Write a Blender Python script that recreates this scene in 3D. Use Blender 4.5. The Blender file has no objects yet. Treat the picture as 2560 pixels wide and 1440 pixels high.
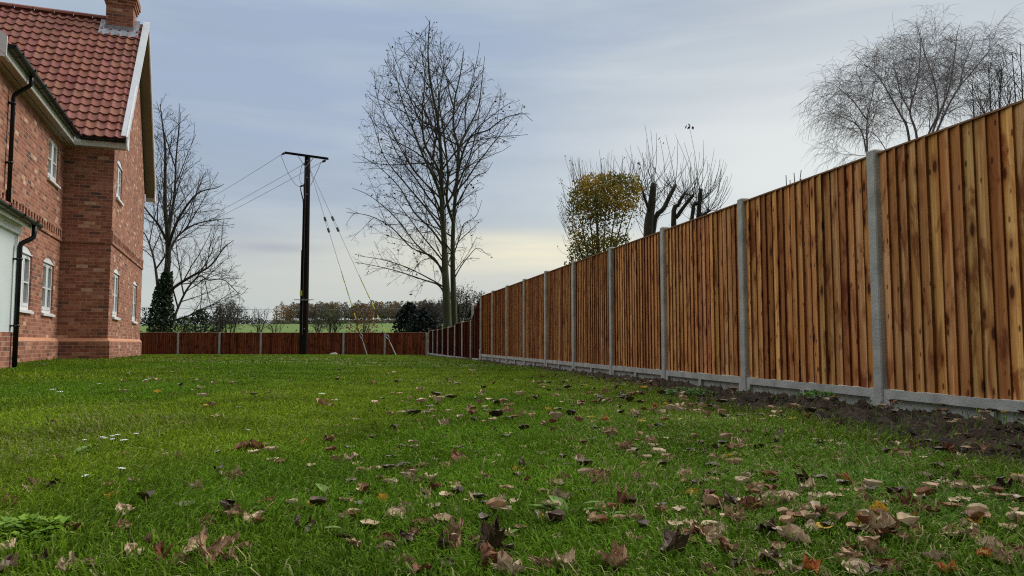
import bpy, math, random
import numpy as np
from mathutils import Vector, Matrix, noise
R = math.radians
scene = bpy.context.scene
COL = scene.collection

# ------------------------------------------------------------------ camera
F = 1900.0                      # focal length in photo pixels (2560 wide)
PITCH = math.atan(137 / F)
cam_d = bpy.data.cameras.new("camera"); cam = bpy.data.objects.new("camera", cam_d); COL.objects.link(cam)
cam_d.sensor_width = 36.0; cam_d.lens = 36.0 * F / 2560.0
cam_d.clip_start = 0.05; cam_d.clip_end = 6000.0
cam.location = (0, 0, 0); cam.rotation_euler = (math.pi / 2 + PITCH, 0, 0)
scene.camera = cam
_c, _s = math.cos(PITCH), math.sin(PITCH)

def ray(px, py):
    x = (px - 1280) / F; y = -(py - 720) / F
    return Vector((x, _c - _s * y, _s + _c * y))
def atY(px, py, Y):
    d = ray(px, py); return d * (Y / d.y)

# ------------------------------------------------------------------ light
SUN_AZ, SUN_EL = R(62), R(40)       # azimuth from +Y towards +X
sd = bpy.data.lights.new("sun", 'SUN'); so = bpy.data.objects.new("sun", sd); COL.objects.link(so)
sd.energy = 2.2; sd.angle = R(26); sd.color = (1.0, 0.95, 0.86)
sv = Vector((math.sin(SUN_AZ) * math.cos(SUN_EL), math.cos(SUN_AZ) * math.cos(SUN_EL), math.sin(SUN_EL)))
so.rotation_euler = sv.to_track_quat('Z', 'Y').to_euler()
so.location = (30, 60, 60)

def build_world():
    w = bpy.data.worlds.new("World"); scene.world = w; w.use_nodes = True
    nt = w.node_tree; N = nt.nodes; L = nt.links
    for n in list(N): N.remove(n)
    out = N.new('ShaderNodeOutputWorld'); bg = N.new('ShaderNodeBackground')
    L.new(bg.outputs[0], out.inputs[0])
    sky = N.new('ShaderNodeTexSky'); sky.sky_type = 'NISHITA'; sky.sun_disc = False
    sky.sun_elevation = SUN_EL; sky.sun_rotation = SUN_AZ
    tc = N.new('ShaderNodeTexCoord'); sep = N.new('ShaderNodeSeparateXYZ'); L.new(tc.outputs['Generated'], sep.inputs[0])
    def ma(op, a, b=None, c=None, clamp=False):
        n = N.new('ShaderNodeMath'); n.operation = op; n.use_clamp = clamp
        for i, v in enumerate((a, b, c)):
            if v is None: continue
            if isinstance(v, (int, float)): n.inputs[i].default_value = v
            else: L.new(v, n.inputs[i])
        return n.outputs[0]
    def mixc(f, a, b, mode='MIX'):
        n = N.new('ShaderNodeMix'); n.data_type = 'RGBA'; n.blend_type = mode
        if isinstance(f, (int, float)): n.inputs[0].default_value = f
        else: L.new(f, n.inputs[0])
        for i, v in ((6, a), (7, b)):
            if isinstance(v, tuple): n.inputs[i].default_value = (*v, 1)
            else: L.new(v, n.inputs[i])
        return n.outputs[2]
    x, y, z = sep.outputs
    zc = ma('MAXIMUM', z, 0.0)
    # stretched cloud noise
    mp = N.new('ShaderNodeMapping'); mp.inputs['Scale'].default_value = (1.0, 1.0, 5.5); mp.inputs['Rotation'].default_value = (0.05, R(14), 0)
    L.new(tc.outputs['Generated'], mp.inputs[0])
    nz = N.new('ShaderNodeTexNoise'); nz.inputs['Scale'].default_value = 2.6; nz.inputs['Detail'].default_value = 6; nz.inputs['Roughness'].default_value = .52; nz.inputs['Distortion'].default_value = .35
    L.new(mp.outputs[0], nz.inputs['Vector'])
    mp2 = N.new('ShaderNodeMapping'); mp2.inputs['Scale'].default_value = (1.0, 1.0, 13.0); mp2.inputs['Location'].default_value = (3.1, 0, .4)
    L.new(tc.outputs['Generated'], mp2.inputs[0])
    nz2 = N.new('ShaderNodeTexNoise'); nz2.inputs['Scale'].default_value = 2.2; nz2.inputs['Detail'].default_value = 5; nz2.inputs['Roughness'].default_value = .5
    L.new(mp2.outputs[0], nz2.inputs['Vector'])
    cl = N.new('ShaderNodeMapRange'); cl.inputs[1].default_value = .41; cl.inputs[2].default_value = .60; L.new(nz.outputs[0], cl.inputs[0])
    cl2 = N.new('ShaderNodeMapRange'); cl2.inputs[1].default_value = .42; cl2.inputs[2].default_value = .60; L.new(nz2.outputs[0], cl2.inputs[0])
    ramp = N.new('ShaderNodeValToRGB'); L.new(zc, ramp.inputs[0]); cr = ramp.color_ramp
    pts = [(0.0, (.60, .63, .61)), (.06, (.54, .59, .57)), (.14, (.44, .505, .575)), (.25, (.40, .48, .62)), (.42, (.38, .47, .63)), (.6, (.80, .84, .88)), (1.0, (1.15, 1.17, 1.18))]
    while len(cr.elements) < len(pts): cr.elements.new(.5)
    for e, (p, c) in zip(cr.elements, pts): e.position = p; e.color = (*c, 1)
    base = ramp.outputs[0]
    # whiter, brighter cloud towards the right (sun side)
    rt = N.new('ShaderNodeMapRange'); rt.interpolation_type = 'SMOOTHSTEP'; rt.inputs[1].default_value = -.12; rt.inputs[2].default_value = .5
    L.new(x, rt.inputs[0])
    rmask = ma('MULTIPLY', rt.outputs[0], ma('GREATER_THAN', y, -.4))
    c1 = mixc(ma('MULTIPLY', rmask, .92), base, (.62, .655, .665))
    veil = ma('MULTIPLY', cl.outputs[0], ma('MULTIPLY_ADD', rmask, .50, .34))
    c2 = mixc(veil, c1, (.66, .73, .75))
    dk = ma('MULTIPLY', ma('SUBTRACT', 1.0, cl2.outputs[0]), .36)
    c2 = mixc(dk, c2, (.37, .45, .54))
    # cream glow low in the sky
    def gauss(cx, sx, cz, sz):
        a = ma('POWER', ma('DIVIDE', ma('ABSOLUTE', ma('SUBTRACT', x, cx)), sx), 2.0)
        b = ma('POWER', ma('DIVIDE', ma('ABSOLUTE', ma('SUBTRACT', z, cz)), sz), 2.0)
        return ma('MULTIPLY', ma('EXPONENT', ma('MULTIPLY', ma('ADD', a, b), -1.0)), ma('GREATER_THAN', y, 0.0))
    g0 = ma('MULTIPLY', gauss(-.10, .36, .085, .055), .65)
    c3 = mixc(g0, c2, (.72, .70, .62))
    g1 = ma('MULTIPLY', gauss(.07, .22, .118, .024), ma('MULTIPLY_ADD', cl2.outputs[0], .6, .75), clamp=True)
    c3 = mixc(g1, c3, (.98, .90, .64))
    g2 = ma('MULTIPLY', gauss(.34, .24, .215, .12), .85)
    c3 = mixc(g2, c3, (.84, .86, .83))
    g3 = ma('MULTIPLY', gauss(-.30, .055, .119, .007), .55)      # the small grey cloud left of the pole
    c3 = mixc(g3, c3, (.36, .38, .46))
    nishi = mixc(1.0, sky.outputs[0], (.10, .10, .10), 'MULTIPLY')
    c4 = mixc(.90, nishi, c3)
    bk = N.new('ShaderNodeMapRange'); bk.inputs[1].default_value = -.6; bk.inputs[2].default_value = .3; bk.inputs[3].default_value = .24; bk.inputs[4].default_value = 1.0
    L.new(y, bk.inputs[0])
    gain = N.new('ShaderNodeMapRange'); gain.interpolation_type = 'SMOOTHSTEP'; gain.inputs[1].default_value = .42; gain.inputs[2].default_value = .75; gain.inputs[3].default_value = 1.0; gain.inputs[4].default_value = 3.1
    L.new(zc, gain.inputs[0])
    L.new(c4, bg.inputs[0]); L.new(ma('MULTIPLY', bk.outputs[0], gain.outputs[0]), bg.inputs[1])
build_world()
scene.view_settings.view_transform = 'Standard'; scene.view_settings.look = 'None'
scene.view_settings.exposure = 0.0; scene.view_settings.gamma = 1.0
try: scene.view_settings.use_curve_mapping = False
except Exception: pass
scene.render.engine = 'CYCLES'
scene.cycles.use_denoising = False; scene.cycles.filter_width = 1.15
scene.cycles.max_bounces = 6; scene.cycles.diffuse_bounces = 3; scene.cycles.glossy_bounces = 2; scene.cycles.transparent_max_bounces = 8

# ------------------------------------------------------------------ materials
def mat(name, base, base2=None, rough=.85, scale=6.0, tint=False, bump=0.0, bscale=40.0, spec=.3, metal=0.0, stretch=(1, 1, 1), detail=6, lo=.35, hi=.65, trans=0.0, coords='Object'):
    m = bpy.data.materials.new(name); m.use_nodes = True; nt = m.node_tree; N = nt.nodes; L = nt.links
    b = N['Principled BSDF']; b.inputs['Roughness'].default_value = rough; b.inputs['Specular IOR Level'].default_value = spec; b.inputs['Metallic'].default_value = metal
    tc = N.new('ShaderNodeTexCoord'); mp = N.new('ShaderNodeMapping'); mp.inputs['Scale'].default_value = stretch; L.new(tc.outputs[coords], mp.inputs[0])
    nz = N.new('ShaderNodeTexNoise'); nz.inputs['Scale'].default_value = scale; nz.inputs['Detail'].default_value = detail; L.new(mp.outputs[0], nz.inputs['Vector'])
    mr = N.new('ShaderNodeMapRange'); mr.inputs[1].default_value = lo; mr.inputs[2].default_value = hi; L.new(nz.outputs[0], mr.inputs[0])
    mx = N.new('ShaderNodeMix'); mx.data_type = 'RGBA'; mx.inputs[6].default_value = (*base, 1); mx.inputs[7].default_value = (*(base2 or base), 1); L.new(mr.outputs[0], mx.inputs[0])
    out = mx.outputs[2]
    if tint:
        at = N.new('ShaderNodeAttribute'); at.attribute_name = 'tint'
        m2 = N.new('ShaderNodeMix'); m2.data_type = 'RGBA'; m2.blend_type = 'MULTIPLY'; m2.inputs[0].default_value = 1
        L.new(out, m2.inputs[6]); L.new(at.outputs['Color'], m2.inputs[7]); out = m2.outputs[2]
    L.new(out, b.inputs['Base Color'])
    if bump:
        n2 = N.new('ShaderNodeTexNoise'); n2.inputs['Scale'].default_value = bscale; n2.inputs['Detail'].default_value = 5; L.new(mp.outputs[0], n2.inputs['Vector'])
        bp = N.new('ShaderNodeBump'); bp.inputs['Strength'].default_value = bump; bp.inputs['Distance'].default_value = .02; L.new(n2.outputs[0], bp.inputs['Height']); L.new(bp.outputs[0], b.inputs['Normal'])
    if trans:
        tr = N.new('ShaderNodeBsdfTranslucent'); L.new(out, tr.inputs[0]); ms = N.new('ShaderNodeMixShader'); ms.inputs[0].default_value = trans
        L.new(b.outputs[0], ms.inputs[1]); L.new(tr.outputs[0], ms.inputs[2]); L.new(ms.outputs[0], N['Material Output'].inputs[0])
    return m

def brick_mat():
    m = bpy.data.materials.new("red_brick"); m.use_nodes = True; nt = m.node_tree; N = nt.nodes; L = nt.links
    b = N['Principled BSDF']; b.inputs['Roughness'].default_value = .9; b.inputs['Specular IOR Level'].default_value = .2
    uv = N.new('ShaderNodeUVMap'); uv.uv_map = 'UVMap'
    br = N.new('ShaderNodeTexBrick'); L.new(uv.outputs[0], br.inputs['Vector'])
    br.inputs['Color1'].default_value = (0, 0, 0, 1); br.inputs['Color2'].default_value = (1, 1, 1, 1); br.inputs['Mortar'].default_value = (.5, .5, .5, 1)
    br.inputs['Scale'].default_value = 1.0; br.inputs['Mortar Size'].default_value = .0055; br.inputs['Mortar Smooth'].default_value = .15
    br.inputs['Brick Width'].default_value = .225; br.inputs['Row Height'].default_value = .075; br.inputs['Bias'].default_value = 0
    rp = N.new('ShaderNodeValToRGB'); L.new(br.outputs['Color'], rp.inputs[0]); cr = rp.color_ramp; cr.interpolation = 'LINEAR'
    pts = [(0, (.12, .07, .058)), (.06, (.20, .088, .062)), (.25, (.28, .105, .068)), (.66, (.335, .138, .088)), (.88, (.39, .18, .115)), (.95, (.45, .24, .155)), (.99, (.56, .39, .27))]
    while len(cr.elements) < len(pts): cr.elements.new(.5)
    for e, (p, c) in zip(cr.elements, pts): e.position = p; e.color = (*c, 1)
    nz = N.new('ShaderNodeTexNoise'); nz.inputs['Scale'].default_value = 9; nz.inputs['Detail'].default_value = 7; L.new(uv.outputs[0], nz.inputs['Vector'])
    mr = N.new('ShaderNodeMapRange'); mr.inputs[1].default_value = .3; mr.inputs[2].default_value = .7; mr.inputs[3].default_value = .72; mr.inputs[4].default_value = 1.22; L.new(nz.outputs[0], mr.inputs[0])
    m1 = N.new('ShaderNodeMix'); m1.data_type = 'RGBA'; m1.blend_type = 'MULTIPLY'; m1.inputs[0].default_value = 1; L.new(rp.outputs[0], m1.inputs[6]); L.new(mr.outputs[0], m1.inputs[7])
    # pale salty patches on some bricks
    n3 = N.new('ShaderNodeTexNoise'); n3.inputs['Scale'].default_value = 26; n3.inputs['Detail'].default_value = 3; L.new(uv.outputs[0], n3.inputs['Vector'])
    m3r = N.new('ShaderNodeMapRange'); m3r.inputs[1].default_value = .62; m3r.inputs[2].default_value = .78; m3r.inputs[4].default_value = .35; L.new(n3.outputs[0], m3r.inputs[0])
    m3 = N.new('ShaderNodeMix'); m3.data_type = 'RGBA'; L.new(m3r.outputs[0], m3.inputs[0]); L.new(m1.outputs[2], m3.inputs[6]); m3.inputs[7].default_value = (.58, .40, .28, 1)
    mm = N.new('ShaderNodeMix'); mm.data_type = 'RGBA'; L.new(br.outputs['Fac'], mm.inputs[0]); L.new(m3.outputs[2], mm.inputs[6]); mm.inputs[7].default_value = (.42, .28, .205, 1)
    L.new(mm.outputs[2], b.inputs['Base Color'])
    iv = N.new('ShaderNodeMath'); iv.operation = 'SUBTRACT'; iv.inputs[0].default_value = 1.0; L.new(br.outputs['Fac'], iv.inputs[1])
    ad = N.new('ShaderNodeMath'); ad.operation = 'MULTIPLY_ADD'; L.new(nz.outputs[0], ad.inputs[0]); ad.inputs[1].default_value = .5; L.new(iv.outputs[0], ad.inputs[2])
    bp = N.new('ShaderNodeBump'); bp.inputs['Strength'].default_value = .6; bp.inputs['Distance'].default_value = .006; L.new(ad.outputs[0], bp.inputs['Height']); L.new(bp.outputs[0], b.inputs['Normal'])
    return m

def wood_mat(name, light, mid, dark, stain):
    m = bpy.data.materials.new(name); m.use_nodes = True; nt = m.node_tree; N = nt.nodes; L = nt.links
    b = N['Principled BSDF']; b.inputs['Roughness'].default_value = .75; b.inputs['Specular IOR Level'].default_value = .15
    uv = N.new('ShaderNodeUVMap'); uv.uv_map = 'UVMap'; at = N.new('ShaderNodeAttribute'); at.attribute_name = 'tint'
    def nz(sx, sy, scale, detail=5, rough=.55, dist=0.0):
        mp = N.new('ShaderNodeMapping'); mp.inputs['Scale'].default_value = (sx, sy, 1); L.new(uv.outputs[0], mp.inputs[0])
        n = N.new('ShaderNodeTexNoise'); n.inputs['Scale'].default_value = scale; n.inputs['Detail'].default_value = detail; n.inputs['Roughness'].default_value = rough; n.inputs['Distortion'].default_value = dist; L.new(mp.outputs[0], n.inputs['Vector']); return n.outputs[0]
    def mr(x, a, b_, c=0.0, d=1.0):
        n = N.new('ShaderNodeMapRange'); n.inputs[1].default_value = a; n.inputs[2].default_value = b_; n.inputs[3].default_value = c; n.inputs[4].default_value = d; L.new(x, n.inputs[0]); return n.outputs[0]
    def mix(f, a, c, mode='MIX'):
        n = N.new('ShaderNodeMix'); n.data_type = 'RGBA'; n.blend_type = mode
        if isinstance(f, float): n.inputs[0].default_value = f
        else: L.new(f, n.inputs[0])
        for i, v in ((6, a), (7, c)):
            if isinstance(v, tuple): n.inputs[i].default_value = (*v, 1)
            else: L.new(v, n.inputs[i])
        return n.outputs[2]
    sap = mr(nz(1, .035, 22, 3, .5, .3), .46, .62)                    # long pale sapwood streaks
    c = mix(sap, mid, light)
    grain = nz(1, .03, 95, 5, .6, .6); c = mix(mr(grain, .38, .62, .45, 0.0), c, dark)
    st = mr(nz(1, .34, 7, 7, .64, .5), .52, .64, 0.0, stain); c = mix(st, c, (dark[0] * .75, dark[1] * .6, dark[2] * .6))
    vc = N.new('ShaderNodeMapping'); vc.inputs['Scale'].default_value = (1, .40, 1); L.new(uv.outputs[0], vc.inputs[0])
    vo = N.new('ShaderNodeTexVoronoi'); vo.inputs['Scale'].default_value = 8.0; L.new(vc.outputs[0], vo.inputs['Vector'])
    c = mix(mr(vo.outputs['Distance'], .12, .36, .65, 0.0), c, (dark[0] * .9, dark[1] * .75, dark[2] * .7))     # reddish halo round a knot
    c = mix(mr(vo.outputs['Distance'], .10, .17, .95, 0.0), c, (dark[0] * .22, dark[1] * .2, dark[2] * .25))
    v2 = N.new('ShaderNodeTexVoronoi'); v2.inputs['Scale'].default_value = 15.0; L.new(vc.outputs[0], v2.inputs['Vector'])
    c = mix(mr(v2.outputs['Distance'], .10, .17, .85, 0.0), c, (dark[0] * .3, dark[1] * .3, dark[2] * .3))
    c = mix(1.0, c, at.outputs['Color'], 'MULTIPLY'); L.new(c, b.inputs['Base Color'])
    bp = N.new('ShaderNodeBump'); bp.inputs['Strength'].default_value = .4; bp.inputs['Distance'].default_value = .003; L.new(grain, bp.inputs['Height']); L.new(bp.outputs[0], b.inputs['Normal'])
    return m

M = {}
M['brick'] = brick_mat()
M['chamfer'] = mat('plinth_brick', (.50, .22, .12), (.56, .28, .16), rough=.85, scale=8, bump=.2)
M['tile'] = mat('clay_tile', (.225, .088, .066), (.295, .128, .095), rough=.8, scale=3, tint=True, bump=.15, bscale=60, spec=.12)
M['white'] = mat('white_plastic', (.78, .79, .79), (.72, .73, .72), rough=.35, scale=3, spec=.45)
M['trim'] = mat('sky_toned_white_trim', (.60, .62, .64), (.54, .56, .58), rough=.4, scale=3)  # white trim, blue-grey of the sky light put into its colour
M['cream'] = mat('cream_soffit', (.36, .315, .26), (.31, .27, .22), rough=.6, scale=2)
M['black'] = mat('black_plastic', (.006, .006, .007), (.010, .010, .010), rough=.32, spec=.28)
M['lead'] = mat('lead_sheet', (.22, .23, .26), (.34, .36, .40), rough=.55, scale=8, bump=.5, bscale=14, spec=.5)
M['render'] = mat('pale_cladding', (.62, .68, .67), (.58, .64, .63), rough=.5, scale=2)
M['glass'] = mat('window_glass', (.10, .105, .11), (.17, .165, .165), rough=.06, spec=.8, scale=3, stretch=(1, 1, .1))
M['concrete'] = mat('concrete', (.47, .455, .415), (.32, .312, .285), rough=.9, scale=7, bump=.22, bscale=60, detail=9, lo=.36, hi=.66)
M['fresh'] = wood_mat('fresh_brown_timber', (.74, .410, .170), (.55, .240, .074), (.24, .062, .016), .85)
M['dark'] = wood_mat('dark_brown_timber', (.32, .105, .042), (.185, .042, .018), (.06, .013, .008), .8)
M['cap'] = mat('capping_timber', (.30, .16, .08), (.22, .10, .045), rough=.8, scale=10)
M['pole'] = mat('creosoted_timber', (.007, .0055, .005), (.020, .012, .009), spec=.1, rough=.9, scale=20, stretch=(1, 1, .05), bump=.4)
M['steel'] = mat('galvanised_steel', (.42, .44, .46), (.34, .36, .38), rough=.45, metal=.7, scale=30)
M['wire'] = mat('weathered_wire', (.16, .17, .19), (.13, .14, .16), rough=.6)
M['ceramic'] = mat('insulator', (.06, .05, .055), (.09, .08, .08), rough=.3, spec=.6)
M['yellow'] = mat('yellow_plastic', (.62, .62, .04), (.55, .55, .04), rough=.5)
M['bark'] = mat('bark', (.060, .062, .040), (.11, .105, .075), rough=.95, scale=5, stretch=(1, 1, .3), bump=.6, bscale=30)
M['bark_green'] = mat('green_stained_bark', (.045, .050, .024), (.095, .10, .052), rough=.95, scale=3, stretch=(1, 1, .35), bump=.7, bscale=22)
M['bark_dark'] = mat('dark_bark', (.030, .026, .020), (.058, .052, .036), rough=.95, scale=5, stretch=(1, 1, .3), bump=.6, bscale=30)
M['twig'] = mat('twig_bark', (.052, .045, .038), (.078, .066, .056), rough=.95, scale=5)
M['twig_grey'] = mat('grey_twig_bark', (.17, .15, .15), (.23, .205, .205), rough=.95, scale=5)
M['leaf'] = mat('foliage', (1, 1, 1), (.75, .75, .75), rough=.7, tint=True, scale=4, trans=.22)
M['ivy'] = mat('ivy_leaf', (.018, .035, .012), (.035, .06, .018), rough=.45, tint=True, scale=4, spec=.4)
M['petal'] = mat('white_petal', (.75, .76, .72), rough=.6)
M['stone'] = mat('pale_stone', (.50, .44, .36), (.38, .33, .27), rough=.9, scale=8, bump=.5)

# ------------------------------------------------------------------ mesh builder
def srgb(*c): return tuple(((v / 255) / 12.92 if v / 255 <= .04045 else ((v / 255 + .055) / 1.055) ** 2.4) for v in c)
class MB:
    def __init__(s): s.v = []; s.f = []; s.mi = []; s.t = []; s.uv = []
    def face(s, pts, tint=(1, 1, 1), mi=0, uv=None):
        n = len(s.v); s.v.extend([tuple(p) for p in pts]); s.f.append(tuple(range(n, n + len(pts)))); s.mi.append(mi); s.t.append(tint); s.uv.append(uv)
    def box(s, x0, x1, y0, y1, z0, z1, tint=(1, 1, 1), mi=0, skip=''):
        P = [(x0, y0, z0), (x1, y0, z0), (x1, y1, z0), (x0, y1, z0), (x0, y0, z1), (x1, y0, z1), (x1, y1, z1), (x0, y1, z1)]
        n = len(s.v); s.v.extend(P)
        fs = {'b': (0, 3, 2, 1), 't': (4, 5, 6, 7), 's': (0, 1, 5, 4), 'n': (2, 3, 7, 6), 'w': (3, 0, 4, 7), 'e': (1, 2, 6, 5)}
        for k, q in fs.items():
            if k in skip: continue
            uvs = [((P[i][0] if k in 'btsn' else P[i][1]), (P[i][2] if k not in 'bt' else P[i][1])) for i in q]
            s.f.append(tuple(n + i for i in q)); s.mi.append(mi); s.t.append(tint); s.uv.append(uvs)
    def tube(s, pts, rad, sides=6, tint=(1, 1, 1), mi=0, cap=True):
        n0 = len(s.v); m = len(pts)
        if m < 2: return
        for i in range(m):
            a = pts[max(0, i - 1)]; b = pts[min(m - 1, i + 1)]
            dx, dy, dz = b[0] - a[0], b[1] - a[1], b[2] - a[2]
            l = math.sqrt(dx * dx + dy * dy + dz * dz) or 1e-6; dx /= l; dy /= l; dz /= l
            if abs(dx) < .8: ux, uy, uz = 0, dz, -dy
            else: ux, uy, uz = -dz, 0, dx
            l = math.sqrt(ux * ux + uy * uy + uz * uz) or 1e-6; ux /= l; uy /= l; uz /= l
            wx, wy, wz = dy * uz - dz * uy, dz * ux - dx * uz, dx * uy - dy * ux
            r = rad[i] if not isinstance(rad, (int, float)) else rad; p = pts[i]
            for k in range(sides):
                c = math.cos(6.28318 * k / sides) * r; q = math.sin(6.28318 * k / sides) * r
                s.v.append((p[0] + ux * c + wx * q, p[1] + uy * c + wy * q, p[2] + uz * c + wz * q))
        for i in range(m - 1):
            for k in range(sides):
                a = n0 + i * sides + k; b = n0 + i * sides + (k + 1) % sides
                s.f.append((a, b, b + sides, a + sides)); s.mi.append(mi); s.t.append(tint); s.uv.append(None)
        if cap:
            s.f.append(tuple(n0 + (m - 1) * sides + k for k in range(sides))); s.mi.append(mi); s.t.append(tint); s.uv.append(None)
            s.f.append(tuple(n0 + k for k in reversed(range(sides)))); s.mi.append(mi); s.t.append(tint); s.uv.append(None)
    def build(s, name, mats, parent=None, smooth=False, loc=None):
        me = bpy.data.meshes.new(name)
        nv = len(s.v); v = np.array(s.v, dtype=np.float32).reshape(-1)
        me.vertices.add(nv); me.vertices.foreach_set('co', v)
        lens = np.fromiter((len(f) for f in s.f), dtype=np.int32, count=len(s.f)); tot = int(lens.sum())
        li = np.fromiter((i for f in s.f for i in f), dtype=np.int32, count=tot)
        me.loops.add(tot); me.loops.foreach_set('vertex_index', li)
        me.polygons.add(len(s.f)); st = np.zeros(len(s.f), dtype=np.int32); st[1:] = np.cumsum(lens)[:-1]
        me.polygons.foreach_set('loop_start', st)
        me.polygons.foreach_set('material_index', np.array(s.mi, dtype=np.int32))
        me.polygons.foreach_set('use_smooth', np.full(len(s.f), smooth))
        if any(t != (1, 1, 1) for t in s.t) or True:
            at = me.attributes.new('tint', 'FLOAT_COLOR', 'FACE')
            at.data.foreach_set('color', np.array([(t[0], t[1], t[2], 1) for t in s.t], dtype=np.float32).reshape(-1))
        if any(u is not None for u in s.uv):
            ul = me.uv_layers.new(name='UVMap'); arr = np.zeros((tot, 2), dtype=np.float32); k = 0
            for f, u in zip(s.f, s.uv):
                if u is not None: arr[k:k + len(f)] = u
                k += len(f)
            ul.data.foreach_set('uv', arr.reshape(-1))
        me.update(calc_edges=True); me.validate()
        for m in (mats if isinstance(mats, (list, tuple)) else [mats]): me.materials.append(m)
        o = bpy.data.objects.new(name, me); COL.objects.link(o)
        if loc is not None: o.location = loc
        if parent is not None: o.parent = parent
        return o
def tag(o, label=None, cat=None, group=None, kind=None):
    if label: o['label'] = label
    if cat: o['category'] = cat
    if group: o['group'] = group
    if kind: o['kind'] = kind
    return o
def thing(name, loc, label, cat, group=None, rz=0):
    o = bpy.data.objects.new(name, None); COL.objects.link(o); o.location = loc; o.rotation_euler = (0, 0, rz); o.empty_display_size = .2
    return tag(o, label, cat, group)

# ------------------------------------------------------------------ terrain heights (camera is at z = 0)
def sst(a, b, x): t = min(1, max(0, (x - a) / (b - a))); return t * t * (3 - 2 * t)
RP = [(-60, -.45), (0, -.42), (5.6, -.43), (9.4, -.455), (15, -.485), (22, -.50), (30, -.58), (38, -.63), (46, -.70), (60, -.7), (100, .2), (180, 3.2), (300, 7.4), (400, 10.0), (460, 10.8), (800, 10.8), (1500, 8), (5000, 0)]
LP = [(-60, -.45), (0, -.42), (10, -.385), (17, -.352), (23.3, -.385), (30, -.50), (38, -.60), (46, -.70), (60, -.7), (100, .2), (180, 3.2), (300, 7.4), (400, 10.0), (460, 10.8), (800, 10.8), (1500, 8), (5000, 0)]
_rx, _ry = zip(*RP); _lx, _ly = zip(*LP)
def g(x, y):
    a = np.interp(y, _rx, _ry); b = np.interp(y, _lx, _ly); w = np.clip((x + 9) / 9, 0, 1); w = w * w * (3 - 2 * w)
    h = b * (1 - w) + a * w
    return h + (.012 * np.sin(x * 2.1 + 1.3 * np.sin(y * .9)) * np.cos(y * 1.7 + x * .6)) * np.clip((45 - y) / 10, 0, 1) + np.where(y > 150, 1.2 * np.sin(x * .012 + 1) * np.clip((y - 150) / 200, 0, 1) * 0.5, 0)
def gz(x, y): return float(g(np.float64(x), np.float64(y)))
def fence_x(y): return -.2105 * y + 3.876
def soilw(y): return np.interp(y, [0, 3, 5, 8, 10, 14, 20, 30, 40], [2.4, 2.2, 1.75, 1.35, .9, .6, .5, .5, .55])
def on_ground(px, py, lift=.02):
    d = ray(px, py); t = -.43 / d.z
    for _ in range(12): p = d * t; t = (gz(p.x, p.y) + lift) / d.z
    return d * t

def grid_mesh(name, xs, ys, hf, m, smooth=True):
    X, Y = np.meshgrid(xs, ys); Z = hf(X, Y); v = np.stack([X, Y, Z], -1).reshape(-1, 3).astype(np.float32)
    nx, ny = len(xs), len(ys); i = (np.arange(ny - 1)[:, None] * nx + np.arange(nx - 1)[None, :]).reshape(-1)
    q = np.stack([i, i + 1, i + nx + 1, i + nx], -1).astype(np.int32)
    me = bpy.data.meshes.new(name); me.vertices.add(len(v)); me.vertices.foreach_set('co', v.reshape(-1)); me.loops.add(q.size); me.loops.foreach_set('vertex_index', q.reshape(-1))
    me.polygons.add(len(q)); me.polygons.foreach_set('loop_start', np.arange(0, q.size, 4, dtype=np.int32)); me.polygons.foreach_set('use_smooth', np.full(len(q), smooth))
    me.update(calc_edges=True); me.materials.append(m); o = bpy.data.objects.new(name, me); COL.objects.link(o); return o

def vnoise(x, y, seed=0):      # cheap vectorised value noise
    xi = np.floor(x).astype(np.int64); yi = np.floor(y).astype(np.int64); xf = x - xi; yf = y - yi
    def h(a, b):
        n = (a * 374761393 + b * 668265263 + seed * 1442695041) & 0x7fffffff; n = ((n ^ (n >> 13)) * 1274126177) & 0x7fffffff; return ((n ^ (n >> 16)) & 0xffff) / 65535.
    u = xf * xf * (3 - 2 * xf); w = yf * yf * (3 - 2 * yf)
    return (h(xi, yi) * (1 - u) + h(xi + 1, yi) * u) * (1 - w) + (h(xi, yi + 1) * (1 - u) + h(xi + 1, yi + 1) * u) * w
def fbm(x, y, oct=4, seed=0):
    s = 0; a = .5
    for k in range(oct): s = s + a * vnoise(x * 2 ** k, y * 2 ** k, seed + k * 17); a *= .5
    return s / (1 - .5 ** oct)

# ground sheet
def ground_mat():
    m = mat('ground_turf', (.050, .062, .022), (.085, .080, .035), rough=.95, scale=1.2, bump=.3, bscale=6)
    nt = m.node_tree; N = nt.nodes; L = nt.links; b = N['Principled BSDF']; src = b.inputs['Base Color'].links[0].from_socket
    tc = N.new('ShaderNodeTexCoord'); sp = N.new('ShaderNodeSeparateXYZ'); L.new(tc.outputs['Object'], sp.inputs[0])
    mr = N.new('ShaderNodeMapRange'); mr.inputs[1].default_value = 66; mr.inputs[2].default_value = 80; L.new(sp.outputs[1], mr.inputs[0])
    wv = N.new('ShaderNodeTexNoise'); mp = N.new('ShaderNodeMapping'); mp.inputs['Scale'].default_value = (.02, .12, 1); L.new(tc.outputs['Object'], mp.inputs[0]); L.new(mp.outputs[0], wv.inputs['Vector']); wv.inputs['Scale'].default_value = 1.0
    fc = N.new('ShaderNodeMix'); fc.data_type = 'RGBA'; fc.inputs[6].default_value = (.070, .118, .010, 1); fc.inputs[7].default_value = (.100, .150, .018, 1); L.new(wv.outputs[0], fc.inputs[0])
    mx = N.new('ShaderNodeMix'); mx.data_type = 'RGBA'; L.new(mr.outputs[0], mx.inputs[0]); L.new(src, mx.inputs[6]); L.new(fc.outputs[2], mx.inputs[7]); L.new(mx.outputs[2], b.inputs['Base Color'])
    return m
xs = np.concatenate([np.linspace(-4000, -300, 12), np.linspace(-280, -40, 26), np.linspace(-36, 36, 50), np.linspace(40, 280, 26), np.linspace(300, 4000, 12)])
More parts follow.
